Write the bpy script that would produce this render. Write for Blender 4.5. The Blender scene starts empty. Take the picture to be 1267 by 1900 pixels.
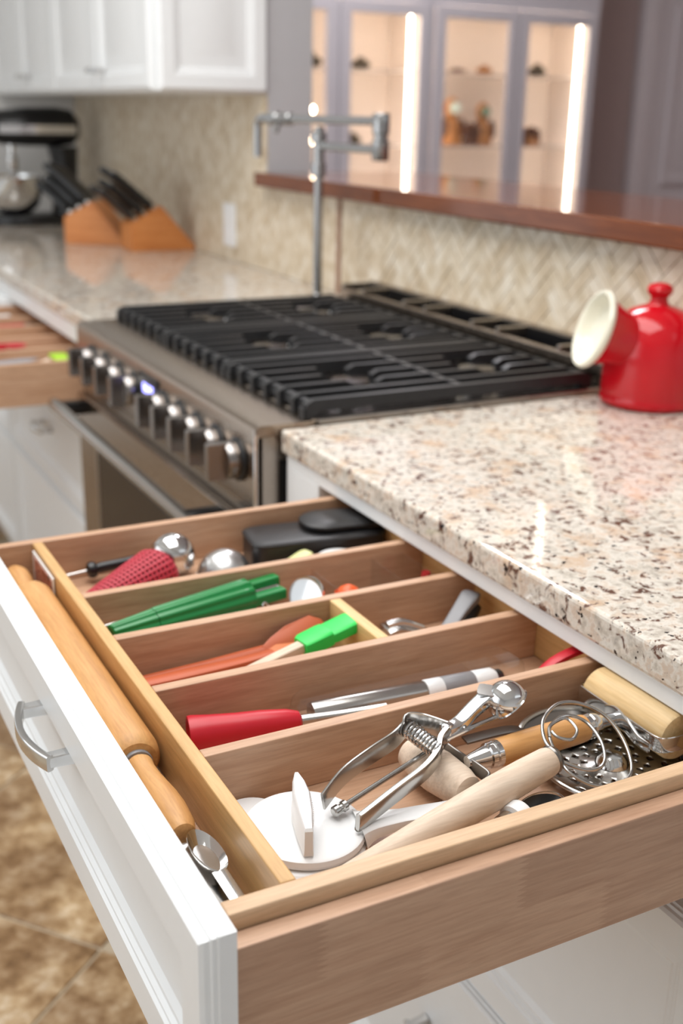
import bpy, bmesh, math, random
from mathutils import Vector, Matrix
random.seed(7)
V = Vector
PI = math.pi
S = bpy.context.scene
COL = S.collection

# ------------------------------------------------------------------ camera
yaw, pitch, roll = 0.485756, -0.334270, 0.0201935
fw = V((math.sin(yaw)*math.cos(pitch), math.cos(yaw)*math.cos(pitch), math.sin(pitch)))
rt = V((math.cos(yaw), -math.sin(yaw), 0)); up = rt.cross(fw)
rt2 = rt*math.cos(roll) + up*math.sin(roll); up2 = -rt*math.sin(roll) + up*math.cos(roll)
cd = bpy.data.cameras.new('camera'); cam = bpy.data.objects.new('camera', cd); COL.objects.link(cam)
m = Matrix((rt2, up2, -fw)).transposed().to_4x4(); m.translation = V((-0.61752, -1.33686, 1.31391))
cam.matrix_world = m
cd.sensor_fit = 'VERTICAL'; cd.sensor_height = 36; cd.sensor_width = 24
cd.lens = 2120.92/1900*36
cd.clip_start = .02
cd.dof.use_dof = True; cd.dof.focus_distance = .84; cd.dof.aperture_fstop = 5.0
S.camera = cam

# ------------------------------------------------------------------ world, lights, exposure
w = bpy.data.worlds.new('world'); S.world = w; w.use_nodes = True
bg = w.node_tree.nodes['Background']
bg.inputs[0].default_value = (.93, .97, 1, 1); bg.inputs[1].default_value = 1.0
def area(name, loc, target, sx, sy, power, col):
    l = bpy.data.lights.new(name, 'AREA'); l.shape = 'RECTANGLE'; l.size = sx; l.size_y = sy
    l.energy = power; l.color = col
    o = bpy.data.objects.new(name, l); COL.objects.link(o); o.location = loc
    d_ = V(target) - V(loc)
    o.rotation_euler = (0, 0, 0) if d_.to_2d().length < .2 else d_.to_track_quat('-Z', 'Y').to_euler()
    return o
area('window_light', (-2.75, .6, 1.55), (0, .2, .85), 2.6, 1.5, 13, (.95, .98, 1))
area('ceiling_light', (-.35, .15, 2.55), (-.35, .15, 0), 1.3, 2.3, 44, (1, .995, .98))
area('dining_fill_light', (1.45, 2.6, 3.40), (1.45, 2.6, 0), .9, 1.0, 62, (.98, .96, 1))  # added fill lamp, brightens the otherwise dark dining room
vs = S.view_settings
vs.view_transform = 'Standard'; vs.look = 'None'; vs.exposure = .18; vs.gamma = 1; vs.use_curve_mapping = False
try:
    S.cycles.use_denoising = True; S.cycles.max_bounces = 7; S.cycles.diffuse_bounces = 4; S.cycles.glossy_bounces = 4; S.cycles.transparent_max_bounces = 12
    S.cycles.use_adaptive_sampling = True; S.cycles.adaptive_threshold = .02
except Exception:
    pass

# ------------------------------------------------------------------ materials
def srgb(r, g, b):
    f = lambda c: (c/255/12.92) if c/255 <= .04045 else ((c/255+.055)/1.055)**2.4
    return (f(r), f(g), f(b), 1)
class NT:
    def __init__(s, name):
        s.m = bpy.data.materials.new(name); s.m.use_nodes = True; s.t = s.m.node_tree
        s.b = s.t.nodes['Principled BSDF']
    def n(s, typ, **kw):
        n = s.t.nodes.new('ShaderNode'+typ)
        for k, v in kw.items():
            if k in n.inputs: n.inputs[k].default_value = v
            else: setattr(n, k, v)
        return n
    def l(s, a, b): s.t.links.new(a, b)
    def ramp(s, fac, stops):
        r = s.n('ValToRGB'); e = r.color_ramp.elements
        while len(e) > 1: e.remove(e[-1])
        e[0].position, e[0].color = stops[0]
        for p, c in stops[1:]:
            x = e.new(p); x.color = c
        s.l(fac, r.inputs[0]); return r.outputs[0]
    def mix(s, fac, a, b, mode='MIX'):
        x = s.n('Mix', data_type='RGBA', blend_type=mode)
        for v, i in ((fac, 0), (a, 6), (b, 7)):
            if hasattr(v, 'is_linked'): s.l(v, x.inputs[i])
            else: x.inputs[i].default_value = v
        return x.outputs[2]
    def bump(s, h, strength, dist=.001):
        b = s.n('Bump'); b.inputs['Strength'].default_value = strength; b.inputs['Distance'].default_value = dist
        s.l(h, b.inputs['Height']); s.l(b.outputs[0], s.b.inputs['Normal'])
    def coords(s, scale=(1,1,1), rot=(0,0,0)):
        c = s.n('TexCoord'); mp = s.n('Mapping'); mp.inputs['Scale'].default_value = scale; mp.inputs['Rotation'].default_value = rot
        s.l(c.outputs['Object'], mp.inputs[0]); return mp.outputs[0]
def plain(name, col, rough=.5, metal=0, noise=0.04, **kw):
    t = NT(name); b = t.b
    b.inputs['Roughness'].default_value = rough; b.inputs['Metallic'].default_value = metal
    for k, v in kw.items():
        if k in b.inputs: b.inputs[k].default_value = v
    nz = t.n('TexNoise', Scale=35.0); t.l(t.coords(), nz.inputs['Vector'])
    d = tuple(c*(1-noise*2.5) for c in col[:3]) + (1,)
    t.l(t.ramp(nz.outputs[0], [(.3, d), (.7, col)]), b.inputs['Base Color'])
    return t.m
def wood(name, c1, c2, c3, axis='x', rough=.42, stave=None, grain=1.0, bump=.06):
    t = NT(name); b = t.b; b.inputs['Roughness'].default_value = rough
    sc = {'x': (2.6, 34, 34), 'y': (34, 2.6, 34), 'z': (34, 34, 2.6)}[axis]
    v = t.coords(sc)
    n1 = t.n('TexNoise', Scale=3.0*grain, Detail=7.0, Roughness=.6, Distortion=.5); t.l(v, n1.inputs['Vector'])
    n2 = t.n('TexNoise', Scale=14.0*grain, Detail=3.0); t.l(v, n2.inputs['Vector'])
    c = t.ramp(n1.outputs[0], [(.22, c1), (.50, c2), (.78, c3)])
    f = t.ramp(n2.outputs[0], [(.35, (.80,.78,.76,1)), (.6, (1,1,1,1))])
    c = t.mix(.55, c, f, 'MULTIPLY')
    oi = t.n('ObjectInfo'); r = t.ramp(oi.outputs['Random'], [(0, (.93,.91,.88,1)), (1, (1.0,1.0,1.0,1))])
    c = t.mix(1.0, c, r, 'MULTIPLY')
    if stave:
        co = t.n('TexCoord'); mp = t.n('Mapping'); mp.inputs['Rotation'].default_value = (PI/2, 0, 0)
        t.l(co.outputs['Object'], mp.inputs[0])
        br = t.n('TexBrick', Scale=1.0); br.inputs['Color1'].default_value = (.60,.51,.46,1); br.inputs['Color2'].default_value = (1.0,.98,.96,1)
        br.inputs['Mortar'].default_value = (.8,.76,.72,1); br.inputs['Mortar Size'].default_value = 0.0
        br.inputs['Brick Width'].default_value = stave[0]; br.inputs['Row Height'].default_value = stave[1]; br.inputs['Bias'].default_value = 0.0
        # finger-jointed ends: wobble the lookup with a small saw tooth
        sx = t.n('SeparateXYZ'); t.l(mp.outputs[0], sx.inputs[0])
        mu = t.n('Math', operation='PINGPONG'); t.l(sx.outputs[1], mu.inputs[0]); mu.inputs[1].default_value = .0022
        m2 = t.n('Math', operation='MULTIPLY_ADD'); t.l(mu.outputs[0], m2.inputs[0]); m2.inputs[1].default_value = 4.0; t.l(sx.outputs[0], m2.inputs[2])
        cx = t.n('CombineXYZ'); t.l(m2.outputs[0], cx.inputs[0]); t.l(sx.outputs[1], cx.inputs[1])
        t.l(cx.outputs[0], br.inputs['Vector'])
        c = t.mix(.85, c, br.outputs[0], 'MULTIPLY')
    t.l(c, b.inputs['Base Color'])
    if bump: t.bump(n2.outputs[0], bump, .0006)
    return t.m
def metal(name, col, rough=.15, brushed=None):
    t = NT(name); b = t.b; b.inputs['Metallic'].default_value = 1; b.inputs['Base Color'].default_value = col
    n = t.n('TexNoise', Scale=40.0, Detail=3.0)
    t.l(t.coords(brushed or (1,1,1)), n.inputs['Vector'])
    mr = t.n('MapRange'); mr.inputs[3].default_value = rough*.8; mr.inputs[4].default_value = rough*1.25
    t.l(n.outputs[0], mr.inputs[0]); t.l(mr.outputs[0], b.inputs['Roughness'])
    if brushed: t.bump(n.outputs[0], .03, .0004)
    return t.m
def granite():
    t = NT('granite'); b = t.b; b.inputs['Roughness'].default_value = .045
    b.inputs['Specular IOR Level'].default_value = .55
    v = t.coords((1, 1, 1))
    # base: creamy, pinkish and grey crystals
    n0 = t.n('TexNoise', Scale=70.0, Detail=6.0, Roughness=.65); t.l(v, n0.inputs['Vector'])
    base = t.ramp(n0.outputs[0], [(.30, srgb(168,160,152)), (.42, srgb(200,191,178)), (.52, srgb(224,218,208)), (.60, srgb(208,190,172)), (.72, srgb(204,200,196))])
    n5 = t.n('TexNoise', Scale=24.0, Detail=4.0, Roughness=.6); t.l(v, n5.inputs['Vector'])
    base = t.mix(t.ramp(n5.outputs[0], [(.53, (0,0,0,1)), (.66, (.7,.7,.7,1))]), base, srgb(204,172,142))
    # grey-brown translucent clouds
    n1 = t.n('TexNoise', Scale=80.0, Detail=5.0, Roughness=.6, Distortion=.8); t.l(v, n1.inputs['Vector'])
    c = t.mix(t.ramp(n1.outputs[0], [(.55, (0,0,0,1)), (.61, (.85,.85,.85,1))]), base, srgb(150,136,126))
    # burgundy / dark brown flecks
    n2 = t.n('TexNoise', Scale=80.0, Detail=4.0, Roughness=.62, Distortion=.7); t.l(v, n2.inputs['Vector'])
    c = t.mix(t.ramp(n2.outputs[0], [(.595, (0,0,0,1)), (.625, (1,1,1,1))]), c, srgb(106,78,66))
    n3 = t.n('TexNoise', Scale=120.0, Detail=3.0, Roughness=.55); t.l(v, n3.inputs['Vector'])
    c = t.mix(t.ramp(n3.outputs[0], [(.645, (0,0,0,1)), (.665, (1,1,1,1))]), c, srgb(34,30,32))
    t.l(c, b.inputs['Base Color'])
    return t.m
def stone_floor():
    t = NT('travertine'); b = t.b; b.inputs['Roughness'].default_value = .38
    c0 = t.n('TexCoord'); oi = t.n('ObjectInfo')
    ad = t.n('VectorMath', operation='ADD'); t.l(c0.outputs['Object'], ad.inputs[0])
    mu = t.n('Math', operation='MULTIPLY'); t.l(oi.outputs['Random'], mu.inputs[0]); mu.inputs[1].default_value = 37.0
    t.l(mu.outputs[0], ad.inputs[1])
    n = t.n('TexNoise', Scale=22.0, Detail=8.0, Roughness=.7); t.l(ad.outputs[0], n.inputs['Vector'])
    n2 = t.n('TexNoise', Scale=7.0, Detail=4.0); t.l(ad.outputs[0], n2.inputs['Vector'])
    c = t.ramp(n.outputs[0], [(.3, srgb(122,94,62)), (.45, srgb(172,144,108)), (.56, srgb(204,182,150)), (.68, srgb(236,226,208))])
    c2 = t.ramp(n2.outputs[0], [(.4, srgb(168,140,106)), (.65, srgb(255,245,230))])
    t.l(t.mix(.7, c, c2, 'MULTIPLY'), b.inputs['Base Color'])
    t.bump(n.outputs[0], .15, .002)
    return t.m
def tile_mat(name='travertine_mosaic'):
    t = NT(name); b = t.b; b.inputs['Roughness'].default_value = .4
    n = t.n('TexNoise', Scale=28.0, Detail=5.0); t.l(t.coords(), n.inputs['Vector'])
    g = t.n('NewGeometry')
    c = t.ramp(n.outputs[0], [(.3, srgb(208,192,166)), (.5, srgb(228,216,196)), (.7, srgb(242,235,222))])
    r = t.ramp(g.outputs['Random Per Island'], [(0, (.84,.79,.72,1)), (.35, (.95,.93,.90,1)), (1, (1,1,1,1))])
    oi = t.n('ObjectInfo'); r2 = t.ramp(oi.outputs['Random'], [(0, (.86,.81,.75,1)), (.4, (.95,.93,.90,1)), (1, (1,1,1,1))])
    t.l(t.mix(1., t.mix(1., c, r, 'MULTIPLY'), r2, 'MULTIPLY'), b.inputs['Base Color'])
    return t.m
def clear(name, col=(1,1,1,1), rough=.05, alpha=.2):
    t = NT(name); b = t.b; b.inputs['Base Color'].default_value = col; b.inputs['Roughness'].default_value = rough
    n = t.n('TexNoise', Scale=60.0); t.l(t.coords(), n.inputs['Vector'])
    mr = t.n('MapRange'); mr.inputs[3].default_value = alpha*.8; mr.inputs[4].default_value = alpha*1.2
    t.l(n.outputs[0], mr.inputs[0]); t.l(mr.outputs[0], b.inputs['Alpha'])
    return t.m
def film(name, rough=.05):
    t = NT(name); nt = t.t
    out = [n for n in nt.nodes if n.type == 'OUTPUT_MATERIAL'][0]
    nz = t.n('TexNoise', Scale=40.0); t.l(t.coords(), nz.inputs['Vector'])
    tr = t.n('BsdfTransparent'); tr.inputs[0].default_value = (.97,.97,.97,1)
    gl = t.n('BsdfGlossy'); gl.inputs['Roughness'].default_value = rough
    lw_ = t.n('LayerWeight', Blend=.5); pw = t.n('Math', operation='POWER'); t.l(lw_.outputs['Facing'], pw.inputs[0]); pw.inputs[1].default_value = 3.0
    fr_ = t.n('Math', operation='MULTIPLY_ADD'); t.l(pw.outputs[0], fr_.inputs[0]); fr_.inputs[1].default_value = .5; fr_.inputs[2].default_value = .035; bp = t.n('Bump'); bp.inputs['Strength'].default_value = .1; bp.inputs['Distance'].default_value = .001
    t.l(nz.outputs[0], bp.inputs['Height']); t.l(bp.outputs[0], gl.inputs['Normal'])
    mx = t.n('MixShader'); t.l(fr_.outputs[0], mx.inputs[0]); t.l(tr.outputs[0], mx.inputs[1]); t.l(gl.outputs[0], mx.inputs[2])
    t.l(mx.outputs[0], out.inputs['Surface']); nt.nodes.remove(t.b)
    return t.m
def emit(name, col, strength):
    t = NT(name); b = t.b; b.inputs['Base Color'].default_value = col
    b.inputs['Emission Color'].default_value = col; b.inputs['Emission Strength'].default_value = strength
    return t.m
def picture_mat():
    t = NT('printed_photo'); b = t.b; b.inputs['Roughness'].default_value = .3
    n = t.n('TexNoise', Scale=70.0, Detail=4.0, Distortion=1.5); t.l(t.coords(), n.inputs['Vector'])
    t.l(t.ramp(n.outputs[0], [(.3, srgb(60,30,28)), (.45, srgb(150,70,62)), (.55, srgb(205,150,130)), (.62, srgb(120,50,50)), (.72, srgb(225,170,90))]), b.inputs['Base Color'])
    return t.m

M = {}
M['white'] = plain('white_paint', srgb(236,238,239), .32, noise=.006)
M['wallwhite'] = plain('wall_paint', srgb(226,226,226), .7, noise=.01)
M['wallgrey'] = plain('grey_wall_paint', srgb(184,183,186), .7, noise=.01)
M['dimwall'] = plain('dim_toned_paint', srgb(178,160,156), .75, noise=.02)  # dining wall; dimness of the room put into the colour as mauve-grey
M['ceil'] = plain('ceiling_paint', srgb(240,240,238), .9, noise=.01)
M['granite'] = granite()
M['floor'] = stone_floor(); M['grout'] = plain('floor_grout', srgb(190,174,150), .9, noise=.06)
M['tile'] = tile_mat(); M['tgrout'] = plain('tile_grout', srgb(196,180,154), .9, noise=.05)
mp1, mp2, mp3 = srgb(182,140,110), srgb(204,164,134), srgb(216,180,152)
M['maple_x'] = wood('maple_x', mp1, mp2, mp3, 'x')
M['maple_y'] = wood('maple_y', srgb(190,146,92), srgb(212,170,114), srgb(224,184,130), 'y')
M['maple_stave'] = wood('maple_staves', srgb(188,150,124), srgb(204,168,142), srgb(214,180,154), 'x', stave=(.15, .0435))
M['pin'] = wood('pin_wood', srgb(190,134,78), srgb(214,162,102), srgb(226,180,122), 'y', rough=.5)
M['handlewood'] = wood('handle_wood', srgb(190,128,66), srgb(214,158,96), srgb(224,172,112), 'x', rough=.45)
M['palewood'] = wood('pale_wood', srgb(208,184,160), srgb(226,206,186), srgb(234,218,200), 'x', rough=.6)
M['rollerwood'] = wood('roller_wood', srgb(204,166,110), srgb(222,190,140), srgb(230,204,160), 'y', rough=.5)
M['blockwood'] = wood('block_wood', srgb(190,112,54), srgb(214,138,76), srgb(224,152,92), 'x', rough=.4)
M['cherry'] = wood('cherry', srgb(92,46,22), srgb(114,60,30), srgb(132,74,42), 'y', rough=.08, bump=0)
M['chrome'] = metal('chrome', (.68,.68,.68,1), .09)
M['steel'] = metal('steel', (.50,.49,.47,1), .2)
M['nickel'] = metal('nickel', (.66,.66,.66,1), .16)
M['faucet'] = metal('faucet_nickel', (.40,.40,.40,1), .22)
M['brushed'] = metal('brushed_stainless', (.40,.36,.32,1), .28, (1, 60, 60))
M['brushed_y'] = metal('brushed_stainless_front', (.38,.31,.25,1), .25, (60, 1, 60))
M['knobmetal'] = metal('knob_metal', (.30,.28,.27,1), .24)
M['dsteel'] = metal('dark_steel', (.22,.21,.2,1), .3)
M['iron'] = plain('cast_iron', srgb(34,34,36), .42, noise=.08)
M['black'] = plain('black_plastic', srgb(18,18,20), .3, noise=.05)
M['leather'] = plain('black_leather', srgb(30,29,31), .42, noise=.12)
M['enamel'] = plain('black_enamel', srgb(46,42,40), .16, noise=.05)
M['oven'] = plain('oven_glass', srgb(36,25,18), .22, noise=.05, **{'Specular IOR Level': .25})
M['red'] = plain('red_glaze', srgb(196,16,30), .12, noise=.02)
M['redsil'] = plain('red_silicone', srgb(196,22,42), .38, noise=.02)
M['redmesh'] = plain('red_mesh', srgb(186,44,62), .5, noise=.03)
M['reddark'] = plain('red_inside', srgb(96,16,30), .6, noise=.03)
M['cream'] = plain('cream_glaze', srgb(232,228,210), .2, noise=.01)
M['green'] = plain('green_plastic', srgb(22,128,62), .28, noise=.03)
M['lime'] = plain('lime_silicone', srgb(40,214,88), .4, noise=.02)
M['lime2'] = plain('yellow_green_silicone', srgb(170,220,30), .4, noise=.02)
M['orange'] = plain('orange_silicone', srgb(214,120,66), .45, noise=.03)
M['terra'] = plain('terracotta_silicone', srgb(196,96,58), .45, noise=.03)
M['brightorange'] = plain('bright_orange', srgb(240,96,40), .4, noise=.02)
M['pwhite'] = plain('white_plastic', srgb(240,241,242), .3, noise=.005)
M['paleyellow'] = plain('pale_yellow_plastic', srgb(226,226,160), .4, noise=.03)
M['greyp'] = plain('grey_plastic', srgb(140,140,144), .4, noise=.04)
M['ribgrey'] = metal('ribbed_wire', (.62,.62,.62,1), .3)
M['bluegrey'] = plain('blue_grey_plastic', srgb(150,160,172), .35, noise=.03)
M['clear'] = film('clear_plastic')
M['glass'] = film('cabinet_glass', .02)
M['cabin'] = plain('cabinet_interior', srgb(246,234,224), .6, noise=.01)
M['led'] = emit('led_strip', (1, .86, .70, 1), 14)
M['bulb'] = emit('bulb', (1, .76, .52, 1), 40)
M['digits'] = emit('display_digits', (.36, .36, 1, 1), 3)
M['fig1'] = plain('carved_wood', srgb(196,132,72), .5, noise=.2)
M['fig2'] = plain('dark_carved_wood', srgb(112,70,46), .5, noise=.2)
M['figface'] = plain('pale_dial', srgb(220,236,222), .4, noise=.04)
M['figgreen'] = plain('green_dial', srgb(120,150,128), .4, noise=.06)
M['figdark'] = plain('dark_ornament', srgb(78,70,52), .5, noise=.2)
M['picture'] = picture_mat()
M['shadecab'] = plain('shaded_white_paint', srgb(188,184,188), .45, noise=.01)  # white cabinets; the dining room's shade is mixed into this grey-lilac

# ------------------------------------------------------------------ mesh helpers
def basis(d, upv=(0,0,1)):
    z = V(d).normalized(); u = V(upv)
    if abs(z.dot(u.normalized())) > .98: u = V((1,0,0)) if abs(z.x) < .9 else V((0,1,0))
    x = u.cross(z).normalized(); y = z.cross(x)
    return x, y, z
def crom(pts, n=6, closed=False):
    P = [V(p) for p in pts]; out = []; N = len(P)
    for i in range(N if closed else N-1):
        g = (lambda k: P[k % N]) if closed else (lambda k: P[max(0, min(N-1, k))])
        a, b, c, d = g(i-1), g(i), g(i+1), g(i+2)
        for k in range(n):
            t = k/n
            out.append(.5*((2*b)+(c-a)*t+(2*a-5*b+4*c-d)*t*t+(3*b-a-3*c+d)*t**3))
    if not closed: out.append(P[-1])
    return out
class MB:
    def __init__(s): s.bm = bmesh.new()
    def box(s, a, b, bev=0, seg=2, M4=None):
        a = V(a); b = V(b); c = (a+b)/2; d = b-a
        mt = Matrix.Translation(c) @ Matrix.Diagonal((d.x, d.y, d.z, 1))
        r = bmesh.ops.create_cube(s.bm, size=1, matrix=mt)
        vs_ = r['verts']
        if bev:
            es = list({e for v in vs_ for e in v.link_edges})
            q = bmesh.ops.bevel(s.bm, geom=es, offset=bev, segments=seg, affect='EDGES', profile=.5)
            vs_ = list({v for f in q['faces'] for v in f.verts} | {v for v in vs_ if v.is_valid})
        if M4: bmesh.ops.transform(s.bm, matrix=M4, verts=vs_)
        return s
    def rings(s, rings, cap=True, closed=False):
        R = [[s.bm.verts.new(p) for p in r] for r in rings]; n = len(R[0])
        for i in range(len(R) if closed else len(R)-1):
            A, B = R[i], R[(i+1) % len(R)]
            for j in range(n):
                s.bm.faces.new((A[j], A[(j+1) % n], B[(j+1) % n], B[j]))
        if cap and not closed:
            s.bm.faces.new(list(reversed(R[0]))); s.bm.faces.new(R[-1])
        return s
    def lathe(s, prof, o=(0,0,0), axis=(0,0,1), seg=28, cap=True, rad=None):
        x, y, z = basis(axis); o = V(o); rr = []
        for r, h in prof:
            r = max(r, 1e-5)
            rr.append([o + z*h + (x*math.cos(a) + y*math.sin(a))*(r*(rad(a, h) if rad else 1)) for a in [2*PI*k/seg for k in range(seg)]])
        return s.rings(rr, cap)
    def tube(s, pts, r, seg=10, closed=False, flat=None, upv=(0,0,1), cap=True):
        P = [V(p) for p in pts]; N = len(P); rr = []
        rf = r if callable(r) else ((lambda t: r) if not isinstance(r, (list, tuple)) else (lambda t: r[min(len(r)-2, int(t*(len(r)-1)))]*(1-(t*(len(r)-1)-min(len(r)-2, int(t*(len(r)-1))))) + r[min(len(r)-2, int(t*(len(r)-1)))+1]*(t*(len(r)-1)-min(len(r)-2, int(t*(len(r)-1))))))
        px = None
        for i in range(N):
            t = (P[(i+1) % N]-P[i-1]) if closed else (P[min(N-1, i+1)]-P[max(0, i-1)])
            x, y, z = basis(t, upv)
            if px is not None and not flat:
                x = (px - z*px.dot(z)).normalized(); y = z.cross(x)
            px = x
            q = rf(i/(N-1)); fx, fy = flat if flat else (1, 1)
            if flat and len(flat) == 2:
                rr.append([P[i] + x*q*fx*sq(a, 1)[0] + y*q*fy*sq(a, 1)[1] for a in [2*PI*k/seg for k in range(seg)]])
            else:
                rr.append([P[i] + (x*math.cos(a)+y*math.sin(a))*q for a in [2*PI*k/seg for k in range(seg)]])
        return s.rings(rr, cap, closed)
    def prism(s, poly, o, ex, ey, th, bev=0):
        ex = V(ex); ey = V(ey); ez = ex.cross(ey).normalized(); o = V(o)
        if bev:
            c = [sum(p[0] for p in poly)/len(poly), sum(p[1] for p in poly)/len(poly)]
            k = lambda p: (p[0]+(c[0]-p[0])*bev, p[1]+(c[1]-p[1])*bev)
            L = [(0, [k(p) for p in poly]), (.18, poly), (.82, poly), (1, [k(p) for p in poly])]
        else: L = [(0, poly), (1, poly)]
        return s.rings([[o + ex*p[0] + ey*p[1] + ez*(th*t) for p in q] for t, q in L])
    def build(s, name, mat, parent=None, smooth=35, recalc=True):
        bm = s.bm
        if recalc: bmesh.ops.recalc_face_normals(bm, faces=bm.faces[:])
        off = V((0,0,0)); p = parent
        while p is not None: off += p.location; p = p.parent
        if parent is None and getattr(s, 'base', None) is not None: off = V(s.base)
        me = bpy.data.meshes.new(name)
        if off.length: bmesh.ops.translate(bm, vec=-off, verts=bm.verts[:])
        bm.to_mesh(me); bm.free()
        me.materials.append(M[mat] if isinstance(mat, str) else mat)
        if smooth:
            me.shade_smooth(); me.set_sharp_from_angle(angle=math.radians(smooth))
        o = bpy.data.objects.new(name, me); COL.objects.link(o)
        if parent is not None: o.parent = parent
        elif off.length: o.location = off
        return o
def sq(a, p):   # rounded rectangle cross-section
    c, s_ = math.cos(a), math.sin(a); e = .35
    return (math.copysign(abs(c)**e, c), math.copysign(abs(s_)**e, s_))
def tag(o, label, cat, group=None):
    o['label'] = label; o['category'] = cat
    if group: o['group'] = group
    return o
def struct(o, label=None):
    o['kind'] = 'structure'
    if label: o['label'] = label
    return o
def thing(name, label, cat, loc=(0,0,0), group=None):
    o = bpy.data.objects.new(name, None); COL.objects.link(o); o.location = loc; o.empty_display_size = .05
    return tag(o, label, cat, group)
def part_empty(name, parent, loc, label=None):
    o = bpy.data.objects.new(name, None); COL.objects.link(o); o.parent = parent
    o.location = V(loc) - parent.location; o.empty_display_size = .05
    if label: o['label'] = label
    return o
def copy_tree(o, parent=None):
    c = o.copy(); COL.objects.link(c); c.parent = parent
    for ch in list(o.children): copy_tree(ch, c)
    return c
def B(name, a, b, mat, parent=None, bev=0, seg=2): return MB().box(a, b, bev, seg).build(name, mat, parent, smooth=0 if not bev else 10)

DOOR = [(0,0),(0,.011),(.002,.012),(.002,.0145),(.0045,.0155),(.005,.0185),(.0075,.021),(.038,.021),(.0405,.0188),(.0435,.0188),(.0465,.0160),(.0505,.0160),(.056,.0125)]
RAISED = DOOR + [(.075,.0125),(.10,.019)]
def framed(name, o, u, v, wdt, hgt, mat, parent, prof=DOOR, rail=1.0):
    o = V(o); u = V(u); v = V(v); n = u.cross(v)
    mb = MB(); rr = []
    for ins, d in prof:
        i = ins*rail if ins > .01 else ins
        rr.append([o+u*i+v*i+n*d, o+u*(wdt-i)+v*i+n*d, o+u*(wdt-i)+v*(hgt-i)+n*d, o+u*i+v*(hgt-i)+n*d])
    mb.rings(rr); return mb.build(name, mat, parent, smooth=20)
def pull(name, c, along, out, parent, L=.092, mat='nickel'):
    """bowed chrome cabinet pull: two square posts and an arched bar"""
    c = V(c); a = V(along).normalized(); n = V(out).normalized(); t = n.cross(a).normalized()
    mb = MB()
    for s_ in (-1, 1):
        p = c + a*(s_*(L*.5-.0055))
        mb.tube([p - n*.0005, p+n*.006, p+n*.018, p+n*.024], [.0072,.0060,.0056,.0056], 12, flat=(1, .95), upv=t)
    pts = [c + a*(L*k) + n*(.023 + .011*(1-(2*k)**2)) for k in [-.5+i/16 for i in range(17)]]
    mb.tube(pts, .0052, 16, flat=(.62, 1.35), upv=t)
    return mb.build(name, mat, parent)

ZC = .915; ZB = .883
# ================================================================== STRUCTURE
# floor with diagonal stone tiles
flo = struct(B('floor', (-2.6,-2.2,-.06), (.2,3.4,-.004), 'grout'))
T = .457; g = .006
tm = MB(); tm.box((-T/2+g/2,-T/2+g/2,-.008), (T/2-g/2,T/2-g/2,0), .0018, 1)
tile0 = tm.build('floor_tile', 'floor', flo)
a45 = math.radians(-50)
e1 = V((math.cos(a45), math.sin(a45), 0)); e2 = V((-e1.y, e1.x, 0))
first = True
for i in range(-9, 10):
    for j in range(-9, 10):
        c = V((-.232, .215, 0)) + e1*(T*(i+.5)) + e2*(T*(j+.5))
        if not (-1.7 < c.x < .05 and -1.3 < c.y < 3.2): continue
        o = tile0 if first else tile0.copy()
        if not first: COL.objects.link(o); o.parent = flo
        first = False
        o.location = c; o.rotation_euler = (0, 0, a45 + random.choice((0, PI/2, PI)))
dfl = struct(B('floor', (.2,-2.2,-.06), (5.2,4.4,-.004), 'cherry'))
struct(B('ceiling', (-3.4,-3.2,2.6), (.775,4.4,2.7), 'ceil'))
struct(B('ceiling', (.775,-3.2,3.45), (5.2,4.4,3.55), 'ceil'))
struct(B('wall_header', (.648,-3.2,2.702), (.775,4.4,3.45), 'wallwhite'))
struct(B('wall_back', (-3.4,-3.3,0), (5.2,-3.2,2.6), 'wallwhite'))
wr = struct(MB().box((.648,1.512,0), (.775,3.45,2.6)).box((.648,-1.4,0), (.775,1.512,1.135)).build('wall_right', 'wallgrey'))
struct(B('wall_far', (-1.2,3.35,0), (.648,3.45,2.6), 'wallwhite'))
dw = struct(B('wall_dining', (.775,4.2,0), (5.2,4.3,3.45), 'dimwall'))
struct(B('wall_side', (5.1,-3.2,0), (5.2,4.2,3.45), 'dimwall'))
# window wall on the left, outside the frame: two tall openings let the daylight in
lw = MB()
for y0, y1, z0, z1 in ((-3.2,-1.2,0,2.6), (2.4,4.4,0,2.6), (-1.2,2.4,0,.75), (-1.2,2.4,2.35,2.6)):
    lw.box((-3.0,y0,z0), (-2.9,y1,z1))
struct(lw.build('wall_left', 'wallwhite'))
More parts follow.
